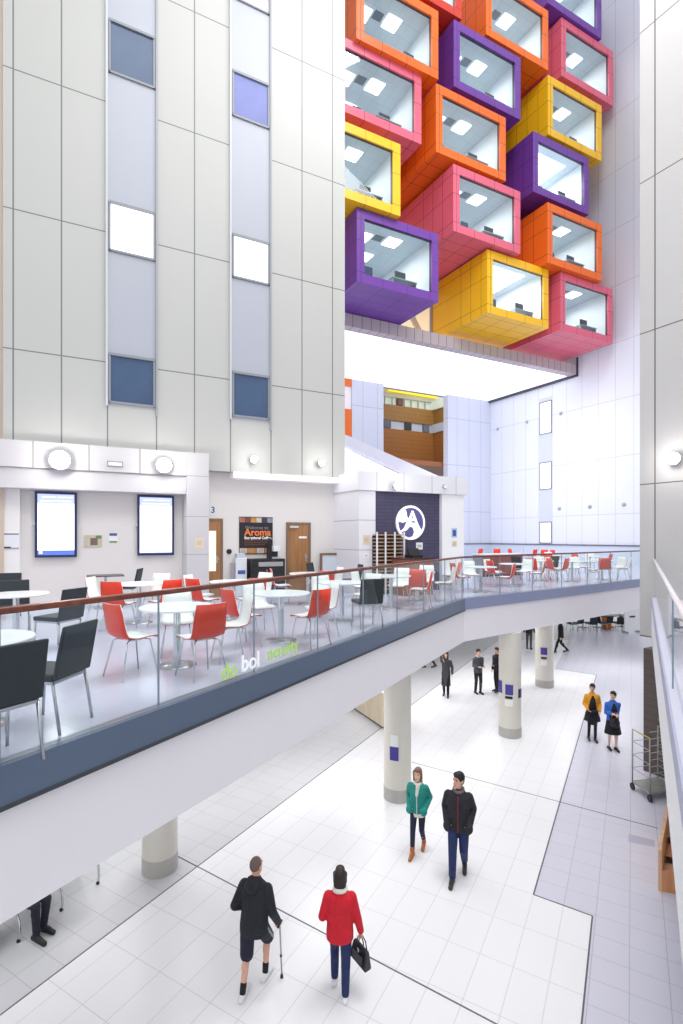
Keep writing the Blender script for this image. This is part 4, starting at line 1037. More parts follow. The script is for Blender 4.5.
# ================================================================== GROUND FLOOR FURNITURE
# waiting seats under the balcony
wdir = Vector((.41, .912, 0)).normalized(); wn = Vector((wdir.y, -wdir.x, 0))       # facing right
w0 = gp(18.5, 942)
t = thing('waiting_bench', 'row of grey waiting seats with curved steel legs half under the balcony', 'bench', (w0.x, w0.y, 0))
SEATG = pm('bench_grey_mesh', (176, 176, 182), .5, .2)
for k in range(-2, 3):
    b = w0 + wdir * (.66 * k)
    m = wb(); m.tube([b + Vector((0, 0, .0)), b + wn * .03 + Vector((0, 0, .12)), b + wn * .015 + Vector((0, 0, .3)), b - wn * .06 + Vector((0, 0, .43)), b - wn * .35 + Vector((0, 0, .43)), b - wn * .46 + Vector((0, 0, .0))], .018, 10)
    mk('leg', m, CHROME, t)
    m = wb(); m.tube([b + Vector((0, 0, .0)), b + Vector((0, 0, .03))], .026, 10); mk('rubber_foot', m, BLACK, t)
for k in range(-2, 2):
    b = w0 + wdir * (.66 * k + .06); e = b + wdir * .54
    m = wb(); m.hexa([b - wn * .06 + Vector((0, 0, .44)), b - wn * .48 + Vector((0, 0, .41)), e - wn * .48 + Vector((0, 0, .41)), e - wn * .06 + Vector((0, 0, .44)), b - wn * .06 + Vector((0, 0, .455)), b - wn * .48 + Vector((0, 0, .425)), e - wn * .48 + Vector((0, 0, .425)), e - wn * .06 + Vector((0, 0, .455))])
    mk('seat', m, SEATG, t)
    m = wb(); m.hexa([b - wn * .5 + Vector((0, 0, .5)), b - wn * .52 + Vector((0, 0, .5)), e - wn * .52 + Vector((0, 0, .5)), e - wn * .5 + Vector((0, 0, .5)), b - wn * .6 + Vector((0, 0, .88)), b - wn * .62 + Vector((0, 0, .88)), e - wn * .62 + Vector((0, 0, .88)), e - wn * .6 + Vector((0, 0, .88))])
    mk('backrest', m, SEATG, t)
m = wb(); m.tube([w0 + wdir * -1.36 - wn * .3 + Vector((0, 0, .39)), w0 + wdir * 1.36 - wn * .3 + Vector((0, 0, .39))], .025, 10); mk('beam', m, STEEL, t)
# cream desk block behind the column
q = [Vector((1.23, 15.15, 0)), Vector((1.9, 15.48, 0)), Vector((1.05, 17.28, 0)), Vector((.38, 16.95, 0))]
t = thing('reception_desk', 'cream desk end half hidden under the balcony behind the column', 'desk', (1.1, 16.2, 0))
m = wb(); m.prism(q, .05, 1.04); mk('carcass', m, wood('desk_cream', (222, 204, 172), (238, 224, 198), 1.2, .5), t)
m = wb(); cq = sum(q, Vector((0, 0, 0))) / 4; m.prism([cq + (p - cq) * 1.03 for p in q], 1.04, 1.08); mk('worktop', m, WHITE, t)
m = wb(); m.prism([cq + (p - cq) * .96 for p in q], 0, .05); mk('plinth', m, DARKGREY, t)
# roll cage trolley
c0 = gp(634.5, 792); c1 = gp(650.5, 803)
t = thing('roll_cage', 'tall wire roll cage trolley parked against the dark cladding', 'trolley', (6.9, 11.2, 0))
CAGE = pm('cage_zinc', (168, 170, 164), .4, .6)
ux = Vector((.13, -.99, 0)).normalized(); uy = Vector((.955, .3, 0)).normalized()   # ux towards viewer, uy to the right
c0 = Vector((6.56, 11.5, 0))
P = lambda a, b, z: c0 + ux * a + uy * b + Vector((0, 0, z))
la, lb_, hz = .54, .75, 1.36
for a in (0, la):
    for b in (0, lb_):
        m = wb(); m.tube([P(a, b, .16), P(a, b, hz)], .016, 8); mk('upright', m, CAGE, t)
        m = MB(M=Matrix.Translation(P(a, b, .08)) @ Matrix.Rotation(PI / 2, 4, 'Y'), w=True); m.lathe([(.075, -.018), (.08, 0), (.075, .018)], 16); mk('caster', m, BLACK, t)
m = wb()
for z in (.5, .8, 1.1, hz):
    m.tube([P(0, 0, z), P(la, 0, z)], .009, 6)
m.tube([P(0, 0, .2), P(la, 0, .5)], .007, 6); m.tube([P(0, 0, .5), P(la, 0, .8)], .007, 6); m.tube([P(0, 0, .8), P(la, 0, 1.1)], .007, 6); m.tube([P(0, 0, 1.1), P(la, 0, hz)], .007, 6)
mk('side_grid', m, CAGE, t)
m = wb()
for i in range(9): z = .3 + i * .15; m.tube([P(la, 0, z), P(la, lb_, z - .0)], .009, 6)
mk('end_grid', m, CAGE, t)
m = wb()
for i in range(9): z = .3 + i * .15; m.tube([P(0, lb_, z), P(la, lb_, z)], .008, 6)
mk('side_grid', m, CAGE, t)
m = wb(); m.hexa([P(0, 0, .16), P(la, 0, .16), P(la, lb_, .16), P(0, lb_, .16), P(0, 0, .19), P(la, 0, .19), P(la, lb_, .19), P(0, lb_, .19)]); mk('deck', m, CAGE, t)
m = wb(); m.tube([P(0, 0, hz + .01), P(la, 0, hz + .01)], .013, 6); mk('top_rail', m, pm('cage_yellow', (196, 172, 72), .5), t)
# wooden display stand
LW = wood('stand_pine', (214, 166, 124), (232, 190, 150), 2, .5); LW2 = wood('stand_pine_dark', (196, 132, 88), (214, 150, 104), 2, .5)
o0 = gp(658.2, 891); sx = Vector((.5, -.16, 0)).normalized(); sy = Vector((.6, .8, 0)).normalized()
P = lambda a, b, z: o0 + sx * a + sy * b + Vector((0, 0, z))
t = thing('display_stand', 'slanting pine display stand with low front board beside the walkway', 'stand', (o0.x + .4, o0.y + .5, 0))
def side(a):
    m = wb(); pts = [(0, 0), (1.9, 0), (1.9, .78), (1.75, .8), (.1, .74), (0, .66)]
    n = len(pts); m.add([P(a, b, z) for b, z in pts] + [P(a + .05, b, z) for b, z in pts], [tuple(range(n - 1, -1, -1)), tuple(range(n, 2 * n))] + [(i, (i + 1) % n, n + (i + 1) % n, n + i) for i in range(n)])
    mk('side_panel', m, LW, t)
side(0); side(.75)
def hb(a0, a1, b0, b1, z0, z1): return wb().hexa([P(a0, b0, z0), P(a1, b0, z0), P(a1, b1, z0), P(a0, b1, z0), P(a0, b0, z1), P(a1, b0, z1), P(a1, b1, z1), P(a0, b1, z1)])
mk('front_board', hb(.05, .75, 0, .04, .0, .34), LW2, t)
for i in range(4): mk('shelf', hb(.05, .75, .06 + i * .44, .46 + i * .44, .2 + i * .12, .23 + i * .12), LW2 if i % 2 else LW, t)
mk('back_board', hb(.05, .75, 1.84, 1.88, 0, .7), LW2, t)
t = thing('potted_plant', 'small green plant on the display stand behind the roll cage', 'plant', P(.35, 1.55, .62))
m = MB(M=Matrix.Translation(P(.3, 1.57, .6)), w=True); m.lathe([(.05, 0), (.07, .1)], 14); mk('pot', m, pm('pot_grey', (120, 120, 116), .6), t)
m = MB(M=Matrix.Translation(P(.3, 1.57, .68)), w=True)
for k in range(26):
    a = k * 2.4; e = .25 + .5 * random.random(); d = Vector((math.cos(a) * math.cos(e * 1.6), math.sin(a) * math.cos(e * 1.6), math.sin(e * 1.6))); s_ = Vector((-d.y, d.x, 0)).normalized() * .025; r = .1 + .08 * random.random()
    m.add([Vector((0, 0, .02)), d * r * .55 + s_, d * r, d * r * .55 - s_], [(0, 1, 2, 3)])
mk('foliage', m, pm('leaf_green', (86, 124, 74), .5, noise=.2), t)
# far ground floor cafe: dark tables and chairs
TD = thing('dark_table', 'x', 'table', (0, 0, -50))
m = MB(); m.box(-.4, .4, -.4, .4, .71, .74); mk('tabletop', m, pm('dark_table_top', (74, 66, 64), .4), TD)
m = MB(); m.lathe([(.035, .01), (.035, .71)], 10); mk('column', m, DARKGREY, TD); m = MB(); m.box(-.25, .25, -.25, .25, 0, .012); mk('base', m, DARKGREY, TD)
nn = ['first', 'second', 'third', 'fourth', 'fifth', 'sixth', 'seventh', 'eighth', 'ninth', 'tenth']
for i, px in enumerate((583, 597, 611, 622)):
    p = gp(px, 627.5 - i * .3); put(TD, p.x, p.y, .5, 'dark square table of the far ground floor cafe, %s from its left end' % nn[i], 'dark tables of the ground floor cafe', 0)
for i, (px, py) in enumerate(((572, 631), (578, 630.2), (588, 630), (593, 631.2), (602, 630.2), (607, 629.5), (616, 629.6), (620, 630.8))):
    p = gp(px, py); put(BLKC, p.x, p.y, face(*(((1, .2), (-.2, 1), (-1, .1), (.3, 1))[i % 4])), 'black chair of the far ground floor cafe, %s from its left end' % nn[i], 'black chairs of the ground floor cafe', 0)
p = gp(606.5, 629); t = thing('orange_bin', 'small orange bin among the dark ground floor tables', 'bin', (p.x, p.y, 0))
m = MB(); m.loft([(0, 0, 0, .26, .26), (.75, 0, 0, .3, .3)]); mk('body', m, pm('bin_orange', (224, 124, 44), .5), t); m = MB(); m.loft([(.75, 0, 0, .31, .31), (.82, 0, 0, .2, .2)]); mk('lid', m, DARKGREY, t)
p = gp(632, 632.5); t = thing('standing_board', 'white freestanding notice board beside the right tower base', 'board', (p.x, p.y, 0), .25)
m = MB(); m.box(-.55, .55, -.02, .02, .1, 1.6); mk('panel', m, WHITE, t); m = MB(); m.box(-.2, .2, -.03, -.02, .9, 1.0); mk('print_block', m, DARKGREY, t); m = MB(); m.box(-.5, -.45, -.25, .25, 0, .1); m.box(.45, .5, -.25, .25, 0, .1); mk('foot', m, STEEL, t)

# ================================================================== PEOPLE
def remesh(mb, voxel, mat, name, parent, smooth=4):
    me = bpy.data.meshes.new(name); me.from_pydata(mb.v, [], mb.f); me.update()
    o = bpy.data.objects.new('tmp', me); col.objects.link(o)
    r = o.modifiers.new('r', 'REMESH'); r.mode = 'VOXEL'; r.voxel_size = voxel; r.use_smooth_shade = True
    if smooth:
        s = o.modifiers.new('s', 'SMOOTH'); s.factor = .5; s.iterations = smooth
    dg = bpy.context.evaluated_depsgraph_get(); dg.update()
    nm = bpy.data.meshes.new_from_object(o.evaluated_get(dg)); bpy.data.objects.remove(o)
    nm.name = name; nm.materials.clear(); nm.materials.append(mat)
    for p in nm.polygons: p.use_smooth = True
    q = bpy.data.objects.new(name, nm); col.objects.link(q); q.parent = parent
    return q
def ik(a, b, l1, l2, pole):
    d = b - a; L = min(d.length, l1 + l2 - .002); t = d.normalized()
    b = a + t * L
    x = (l1 * l1 - l2 * l2 + L * L) / (2 * L); h = math.sqrt(max(l1 * l1 - x * x, 0))
    p = (pole - t * pole.dot(t)); p = p.normalized() if p.length > 1e-5 else Vector((0, 1, 0))
    return a + t * x + p * h, b
SKIN = pm('skin', (222, 172, 146), .55, noise=.04); SKIN2 = pm('skin_pale', (232, 190, 168), .55, noise=.04)
EYE = pm('eye_dark', (40, 32, 30), .3); LIP = pm('lips', (176, 92, 86), .5)
V = Vector
def cm(nm, c, rough=.75):
    if nm in MATS: return MATS[nm]
    m_ = pm(nm, c, rough, noise=.16, nscale=14); nt = m_.node_tree; b = nt.nodes['Principled BSDF']
    n = nt.nodes.new('ShaderNodeTexNoise'); n.inputs['Scale'].default_value = 9; n.inputs['Detail'].default_value = 3; n.inputs['Distortion'].default_value = 1.2
    tc = nt.nodes.new('ShaderNodeTexCoord'); nt.links.new(tc.outputs['Object'], n.inputs['Vector'])
    bp = nt.nodes.new('ShaderNodeBump'); bp.inputs['Strength'].default_value = .6; bp.inputs['Distance'].default_value = .05
    nt.links.new(n.outputs['Fac'], bp.inputs['Height']); nt.links.new(bp.outputs['Normal'], b.inputs['Normal'])
    return m_
def person(label, loc, yaw, Ht, feet=((0, 0), (0, 0)), hands=(None, None), fit=None, near=False, hyaw=0, group=None, seated=False, grip=(0, 0)):
    """feet: (y, heel lift) left,right; hands: wrist targets left,right (1.75 m figure, x right, y forward)"""
    fit = fit or {}
    s = Ht / 1.75
    t = thing('person', label, 'person', (loc[0], loc[1], 0), yaw, group)
    hz = .93
    for (fy, fl) in feet: hz = min(hz, math.sqrt(max(.845 ** 2 - fy * fy, .2)) + .085 + fl * .5)
    if seated: hz = .50
    slim = fit.get('slim', 1.0)
    hips = [V((-.088 * slim, 0, hz)), V((.088 * slim, 0, hz))]
    dz = hz - .93
    lean = fit.get('lean', .02)
    sh = [V((-.168 * slim, lean, 1.385 + dz)), V((.168 * slim, lean, 1.385 + dz))]
    nk = V((0, lean, 1.47 + dz)); hd = V((0, lean + .02, 1.635 + dz))
    ank, knee, toe = [], [], []
    for i, (fy, fl) in enumerate(feet):
        x = (-.085, .085)[i] * slim
        a = V((x, fy, .085 + fl)); k, a = ik(hips[i], a, .43, .42, V((0, 1, .0)))
        ank.append(a); knee.append(k); toe.append(V((x * 1.15, a.y + .17 * math.cos(fl * 3), max(.03, a.z - .06 - fl * .75))))
    el, wr = [], []
    for i in range(2):
        h = hands[i]
        if h is None: h = ((-.26, .05, .86), (.26, .05, .86))[i]
        h = V(h) + V((0, 0, dz))
        e, w = ik(sh[i], h, .29, .255, V(((-.35, .35)[i], -1, -.25)))
        el.append(e); wr.append(w)
    M = Matrix.Scale(s, 4)
    vx = .0085 if near else .014
    Rh = Matrix.Rotation(hyaw, 3, 'Z')
    # ---- body, one continuous surface
    b = MB(M=M)
    b.ell(hd + Rh @ V((0, -.008, .02)), (.076, .096, .105), 18, 12, Rh); b.ell(hd + Rh @ V((0, .03, -.055)), (.056, .062, .07), 16, 10, Rh)
    b.cap(hd + Rh @ V((0, .092, .01)), hd + Rh @ V((0, .112, -.03)), .011, .017, 10)
    for sx in (-1, 1): b.ell(hd + Rh @ V((sx * .077, -.012, -.005)), (.014, .024, .034), 8, 6, Rh)
    b.ell(hd + Rh @ V((0, .082, -.108)), (.026, .022, .02), 10, 6, Rh)
    b.cap(nk + V((0, -.01, -.03)), hd + V((0, -.01, -.06)), .056, .052)
    tz = [(.9 + dz, 0, 0, .135 * slim, .1), (1.0 + dz, 0, 0, .125 * slim, .09), (1.12 + dz, 0, lean * .4, .118 * slim, .086), (1.28 + dz, 0, lean * .8, .142 * slim, .1), (1.36 + dz, 0, lean, .15 * slim, .085), (1.45 + dz, 0, lean, .07, .06)]
    b.loft(tz)
    b.ell(V((0, 0, hz)), (.145 * slim, .1, .1))
    for i in range(2):
        b.cap(sh[i] + V((0, 0, -.01)), el[i], .05, .038); b.cap(el[i], wr[i], .038, .026)
        b.cap(hips[i], knee[i], .078, .05); b.cap(knee[i], ank[i], .05, .034)
        kd = (ank[i] - knee[i]); b.ell(knee[i] + kd * .3 + V((0, -.02, 0)), (.048, .05, .11), 10, 8)
        b.cap(ank[i] + V((0, -.03, -.045)), toe[i] + V((0, 0, .005)), .03, .026)
        # hand: palm, four fingers, thumb
        d = (wr[i] - el[i]).normalized()
        g = grip[i]; inn = V(((1, -1)[i], 0, 0)); fw = V((0, 1, 0))
        fw = (fw - d * d.dot(fw)).normalized(); inn = d.cross(fw).normalized() * (1 if d.cross(fw).dot(inn) > 0 else -1)
        pc = wr[i] + d * .048
        for q in (-1.5, -.5, .5, 1.5):
            b.cap(wr[i] + d * .01 + fw * q * .008, pc + d * .035 + fw * q * .017, .015, .0125, 8)
            f0 = pc + d * .04 + fw * q * .018; L = (.062, .074, .07, .052)[int(q + 1.5)] if True else .06
            c1 = .35 + g * .9; c2 = .8 + g * 1.4
            f1 = f0 + (d * math.cos(c1) + inn * math.sin(c1)) * L * .55; f2 = f1 + (d * math.cos(c2) + inn * math.sin(c2)) * L * .55
            b.cap(f0, f1, .0095, .009, 8); b.cap(f1, f2, .009, .0075, 8)
        th0 = wr[i] + d * .025 + fw * .028; th1 = th0 + (d * .6 + fw * .6 + inn * (.25 + g * .4)).normalized() * .042; th2 = th1 + (d * .75 + fw * (.25 - g * .3) + inn * (.35 + g * .5)).normalized() * .034
        b.cap(th0, th1, .012, .011, 8); b.cap(th1, th2, .011, .009, 8)
    remesh(b, vx * s if not near else .007, fit.get('skin', SKIN), 'body', t, 2)
    # ---- eyes, brows, mouth
    for sx in (-1, 1):
        m = MB(M=M); m.ell(hd + Rh @ V((sx * .031, .083, .016)), (.013, .007, .007), 10, 6, Rh); mk('eye', m, EYE, t)
        m = MB(M=M); m.cap(hd + Rh @ V((sx * .016, .089, .036)), hd + Rh @ V((sx * .046, .079, .036)), .005, .004, 6); mk('eyebrow', m, fit.get('hair', EYE), t)
    m = MB(M=M); m.ell(hd + Rh @ V((0, .091, -.066)), (.024, .008, .008), 10, 6, Rh); mk('mouth', m, LIP, t)
    # ---- hair
    hair = fit.get('hair')
    if hair:
        h = MB(M=M); st = fit.get('style', 'short')
        if st == 'buzz': h.ell(hd + Rh @ V((0, -.02, .032)), (.079, .094, .1), 16, 10, Rh)
        else:
            h.ell(hd + Rh @ V((0, -.022, .038)), (.088, .102, .106), 16, 10, Rh)
            h.ell(hd + Rh @ V((0, .03, .098)), (.07, .066, .045), 12, 8, Rh)
        if st in ('short',): h.ell(hd + Rh @ V((0, -.05, -.02)), (.074, .06, .075), 12, 8, Rh)
        if st in ('long', 'bob'):
            low = -.2 if st == 'long' else -.12
            h.loft([(hd.z + low, hd.x, hd.y - .055, .07, .045), (hd.z - .1, hd.x, hd.y - .055, .092, .06), (hd.z + .04, hd.x, hd.y - .03, .09, .085), (hd.z + .1, hd.x, hd.y - .025, .07, .075)])
            for sx in (-1, 1): h.cap(hd + Rh @ V((sx * .078, .01, .05)), hd + Rh @ V((sx * .082, .005, low * .7)), .026, .02)
        if st == 'bun': h.ell(hd + Rh @ V((0, -.13, .0)), (.05, .045, .05), 10, 8, Rh); h.ell(hd + Rh @ V((0, -.05, -.02)), (.078, .06, .07), 12, 8, Rh)
        if st == 'ponytail': h.cap(hd + Rh @ V((0, -.1, .04)), hd + Rh @ V((.05, -.09, -.2)), .03, .02); h.ell(hd + Rh @ V((0, -.05, -.02)), (.076, .06, .07), 12, 8, Rh)
        remesh(h, .01 if near else .014, hair, 'hair', t, 3)
    # ---- trousers, skirt, shorts
    if fit.get('trousers'):
        w = fit.get('leg_w', 1.0); p = MB(M=M)
        p.loft([(hz - .09, 0, -.005, .165 * slim, .118), (hz, 0, -.008, .165 * slim, .125), (hz + .1, 0, 0, .145 * slim, .108)])
        for i in range(2):
            if fit.get('shorts'):
                e = hips[i] + (knee[i] - hips[i]) * 1.03
                p.cap(hips[i] + V(((-.005, .005)[i], 0, -.02)), e + V((0, 0, .02)), .104, .092)
            else:
                p.cap(hips[i], knee[i], .092 * (w * .5 + .5), .064 * w); e = ank[i] + (knee[i] - ank[i]).normalized() * .01
                kd = ank[i] - knee[i]
                p.cap(knee[i], e, .064 * w, .05 * w); p.ell(knee[i] + kd * .28 + V((0, -.02, 0)), (.056 * w, .06 * w, .11), 10, 8)
        remesh(p, .011 if near else .015, fit['trousers'], 'shorts' if fit.get('shorts') else 'trousers', t, 3)
    if fit.get('skirt'):
        m = MB(M=M); z0 = fit.get('skirt_hem', .55) + dz
        n = 28; vs = []
        for z, rx, ry in ((z0, .235, .19), (z0 + .12, .215, .17), (hz, .165, .125), (hz + .12, .135, .105)):
            for k in range(n):
                a = 2 * PI * k / n; f = 1 + (.035 * math.sin(a * 7) if z < hz else 0); vs.append((rx * f * math.cos(a), ry * f * math.sin(a) + .01, z))
        fs = [(j * n + k, j * n + (k + 1) % n, (j + 1) * n + (k + 1) % n, (j + 1) * n + k) for j in range(3) for k in range(n)] + [tuple(range(3 * n, 4 * n)), tuple(range(n - 1, -1, -1))]
        m.add(vs, fs, True); mk('skirt', m, fit['skirt'], t)
    # ---- jacket
    J = fit.get('jacket')
    if J:
        hem = fit.get('hem', .80) + dz; bk = fit.get('bulk', 1.0); p = MB(M=M)
        fl = fit.get('flare', 1.0)
        p.loft([(hem, 0, 0, .178 * bk * fl * slim, .138 * bk * fl), (hem + .1, 0, 0, .178 * bk * (fl * .5 + .5) * slim, .136 * bk * (fl * .5 + .5)), (1.05 + dz, 0, lean * .3, .168 * bk * slim, .13 * bk), (1.15 + dz, 0, lean * .5, .168 * bk * slim, .13 * bk), (1.3 + dz, 0, lean * .8, .183 * bk * slim, .135 * bk),
                (1.38 + dz, 0, lean, .172 * bk * slim, .118 * bk), (1.43 + dz, 0, lean, .13 * slim, .1), (1.465 + dz, 0, lean, .09, .08), (1.5 + dz, 0, lean, .07, .07)], 20)
        for i in range(2):
            p.cap(sh[i] + V((0, 0, -.015)), el[i], .068 * bk, .056 * bk)
            p.cap(el[i], el[i] + (wr[i] - el[i]) * fit.get('sleeve', .98), .057 * bk, .045 * bk)
        if fit.get('sleeve', 0) > 1.2:
            for i in range(2):
                d_ = (wr[i] - el[i]).normalized(); p.ell(wr[i] + d_ * .075 + V((0, .012, 0)), (.068, .07, .085), 12, 8)
        if fit.get('hood'):
            p.ell(V((0, lean - .105, 1.44 + dz)), (.115, .075, .085), 14, 9); p.ell(V((0, lean - .05, 1.5 + dz)), (.1, .07, .04), 14, 9)
        remesh(p, .011 if near else .015, J, fit.get('jname', 'jacket'), t, 3)
        if fit.get('zip'):
            m = MB(M=M); ry = .145 * bk
            m.tube([(0, .142 * bk * fl, hem + .02), (0, .139 * bk, 1.06 + dz), (0, .14 * bk + lean * .5, 1.16 + dz), (0, .142 * bk + lean * .8, 1.3 + dz), (0, .12 * bk + lean, 1.405 + dz)], .009, 6); mk('zip', m, fit['zip'], t)
        if fit.get('under'):     # shirt tail showing below the hem
            m = MB(M=M); m.loft([(hem - .075, 0, 0, .172 * slim, .132), (hem + .05, 0, 0, .165 * slim, .126)], 20); mk('shirt_tail', m, fit['under'], t)
        if fit.get('scarf'):
            p = MB(M=M)
            for k in range(12):
                a = 2 * PI * k / 12; a2 = 2 * PI * (k + 1) / 12
                p.cap(V((.075 * math.cos(a), lean + .075 * math.sin(a) - .0, 1.475 + dz - .02 * math.sin(a))), V((.075 * math.cos(a2), lean + .075 * math.sin(a2), 1.475 + dz - .02 * math.sin(a2))), fit.get('scarf_r', .032), fit.get('scarf_r', .032), 8)
            if fit.get('scarf_tail'): p.cap(V((-.02, lean + .1, 1.44 + dz)), V((.0, lean + .135, 1.25 + dz)), .045, .03)
            remesh(p, .011, fit['scarf'], fit.get('scarf_name', 'scarf'), t, 2)
        if fit.get('front'):     # open front showing the top beneath
            p = MB(M=M); p.loft([(hem + .02, 0, .07, .135 * slim, .1), (1.1 + dz, 0, .06, .125 * slim, .1), (1.3 + dz, 0, .062, .115 * slim, .1), (1.4 + dz, 0, .055, .085, .08), (1.45 + dz, 0, .04, .06, .06)], 18); mk('top', p, fit['front'], t)
    # ---- shoes, socks
    for i in range(2):
        p = MB(M=M); a, tt = ank[i], toe[i]
        heel = a + V((0, -.055, -.055))
        heel.z = max(heel.z, .034)
        p.cap(heel, a + V((0, .02, -.045 if a.z < .1 else -.05)), .043, .046); p.cap(heel + V((0, .01, -.0)), tt + V((0, .02, 0)), .041, .038); p.cap(a + V((0, .0, -.03)), tt + V((0, -.05, .012)), .046, .037)
        p.cap(heel + V((0, 0, -.012)), tt + V((0, .015, -.008)), .024, .024)
        if fit.get('boots'): p.cap(a, a + (knee[i] - a).normalized() * .1, .046, .05)
        remesh(p, .009, fit.get('shoes', BLACK), 'shoe', t, 2)
        if fit.get('socks'):
            p = MB(M=M); p.cap(a + V((0, 0, -.02)), a + (knee[i] - a).normalized() * .1, .04, .043); mk('sock', p, fit['socks'], t)
    t['_pts'] = [0]; del t['_pts']
    R = Matrix.Translation(V((loc[0], loc[1], 0))) @ Matrix.Rotation(yaw, 4, 'Z') @ M
    return dict(o=t, M=M, hips=hips, knee=knee, wr=[R @ w for w in wr], el=[R @ e for e in el], R=R, sh=[R @ x for x in sh])
NAVYJ = cm('jacket_navy', (28, 30, 40)); REDJ = cm('jacket_red', (212, 20, 42)); TEAL = cm('jacket_teal', (28, 142, 132)); CHAR = cm('jacket_charcoal', (34, 34, 42))
DENIM = cm('denim_blue', (30, 44, 92)); DENIM2 = cm('denim_dark', (26, 32, 60)); BLK = cm('cloth_black', (22, 22, 26)); GREYC = cm('cloth_grey', (74, 76, 82)); CREAMC = cm('cloth_cream', (232, 226, 216))
WSHOE = pm('shoe_white', (232, 232, 236), .5); TANB = pm('boot_tan', (176, 104, 52), .6); BSHOE = pm('shoe_dark', (48, 44, 44), .5)
HBR = pm('hair_dark_brown', (44, 28, 26), .55, noise=.25, nscale=30); HGR = pm('hair_grizzled', (112, 92, 86), .7, noise=.3, nscale=40); HBL = pm('hair_light_brown', (128, 98, 78), .6, noise=.25, nscale=30); HBK = pm('hair_black', (26, 22, 26), .5, noise=.2)

# man with a walking stick
a1 = person('man from behind in dark hooded jacket and shorts leaning on a walking stick', (-1.1, 6.42), math.radians(-16), 1.645, ((-.17, .0), (.17, .05)), ((-.24, .16, .98), (.29, .13, .9)),
       dict(jacket=NAVYJ, hood=True, hem=.8, bulk=1.12, trousers=cm('shorts_navy', (24, 26, 48)), shorts=True, shoes=WSHOE, socks=BLK, hair=HGR, style='buzz', lean=.05), True, -.15, grip=(.3, 1))
hp = a1['wr'][1]; el = a1['el'][1]; gd = (hp - el).normalized(); gpnt = hp + gd * .07
t = thing('walking_stick', 'pale grey metal walking stick in the right hand of the man in shorts', 'walking stick', (gpnt.x + .015, gpnt.y + .1, 0))
tip = V((gpnt.x + .015, gpnt.y + .1, 0))
m = wb(); m.tube([tip + V((0, 0, .04)), gpnt + V((0, .0, .0))], .0105, 10); mk('shaft', m, pm('stick_metal', (176, 176, 180), .3, .6), t)
m = wb(); m.tube([tip, tip + V((0, 0, .05))], [.022, .016], 10); mk('rubber_tip', m, BLACK, t)
m = wb(); dd = (a1['R'].to_3x3() @ V((0, 1, 0))).normalized(); m.tube([gpnt - dd * .06, gpnt, gpnt + dd * .07], .014, 10); mk('handle', m, BLACK, t)
mid = tip + (gpnt - tip) * .4; m = wb(); m.tube([mid, mid + (gpnt - tip).normalized() * .03], .015, 10); mk('adjusting_collar', m, BLACK, t)
# side stripes of the shorts
m = MB(M=a1['M']); h0, k0 = a1['hips'][1], a1['knee'][1]
q0 = h0 + V((.098, -.02, -.04)); q1 = h0 + (k0 - h0) * .97 + V((.084, -.02, .02)); fw_ = V((0, .04, 0)); ot = V((.012, 0, 0))
m.hexa([q1 - ot, q1 + ot, q1 + ot + fw_, q1 - ot + fw_, q0 - ot, q0 + ot, q0 + ot + fw_, q0 - ot + fw_]); mk('shorts_stripe', m, pm('stripe_grey', (150, 154, 166), .6), a1['o'])
# woman in red
a2 = person('woman from behind in red padded jacket and blue jeans', (-.02, 6.38), math.radians(-3), 1.535, ((.14, .03), (-.12, .0)), ((-.22, .18, .97), (.3, .06, .84)),
       dict(jacket=REDJ, hem=.79, bulk=1.12, trousers=DENIM, leg_w=1.1, shoes=WSHOE, hair=HBR, style='bob', scarf=CREAMC, scarf_name='fur_collar', scarf_r=.042, slim=.98), True, grip=(.4, 1))
hp = a2['wr'][1]; gd = (hp - a2['el'][1]).normalized(); g0 = hp + gd * .075
t = thing('handbag', 'black shoulder bag hanging from the right hand of the woman in red', 'bag', g0 - V((0, 0, .4)))
BAGM = Matrix.Translation(g0) @ Matrix.Rotation(math.radians(-52), 4, 'Z') @ Matrix.Rotation(math.radians(6), 4, 'Y') @ Matrix.Scale(.86, 4)
LEA = pm('bag_black_leather', (34, 34, 40), .35, noise=.15)
m = MB(M=BAGM, w=True); m.hexa([(-.19, -.065, -.41), (.19, -.065, -.41), (.19, .065, -.41), (-.19, .065, -.41), (-.15, -.03, -.15), (.15, -.03, -.15), (.15, .03, -.15), (-.15, .03, -.15)]); mk('body', m, LEA, t, .015)
for sy_ in (-1, 1):
    m = MB(M=BAGM, w=True); m.tube([(-.09, sy_ * .032, -.17), (-.06, sy_ * .02, -.05), (0, sy_ * .008, 0), (.06, sy_ * .02, -.05), (.09, sy_ * .032, -.17)], .009, 8); mk('strap', m, LEA, t)
m = MB(M=BAGM, w=True); m.box(-.1, .1, -.071, -.055, -.36, -.24); mk('front_pocket', m, pm('bag_grey_pocket', (70, 72, 80), .4), t, .006)
m = MB(M=BAGM, w=True); m.box(-.02, .02, -.06, -.045, -.22, -.18); mk('buckle', m, CHROME, t)
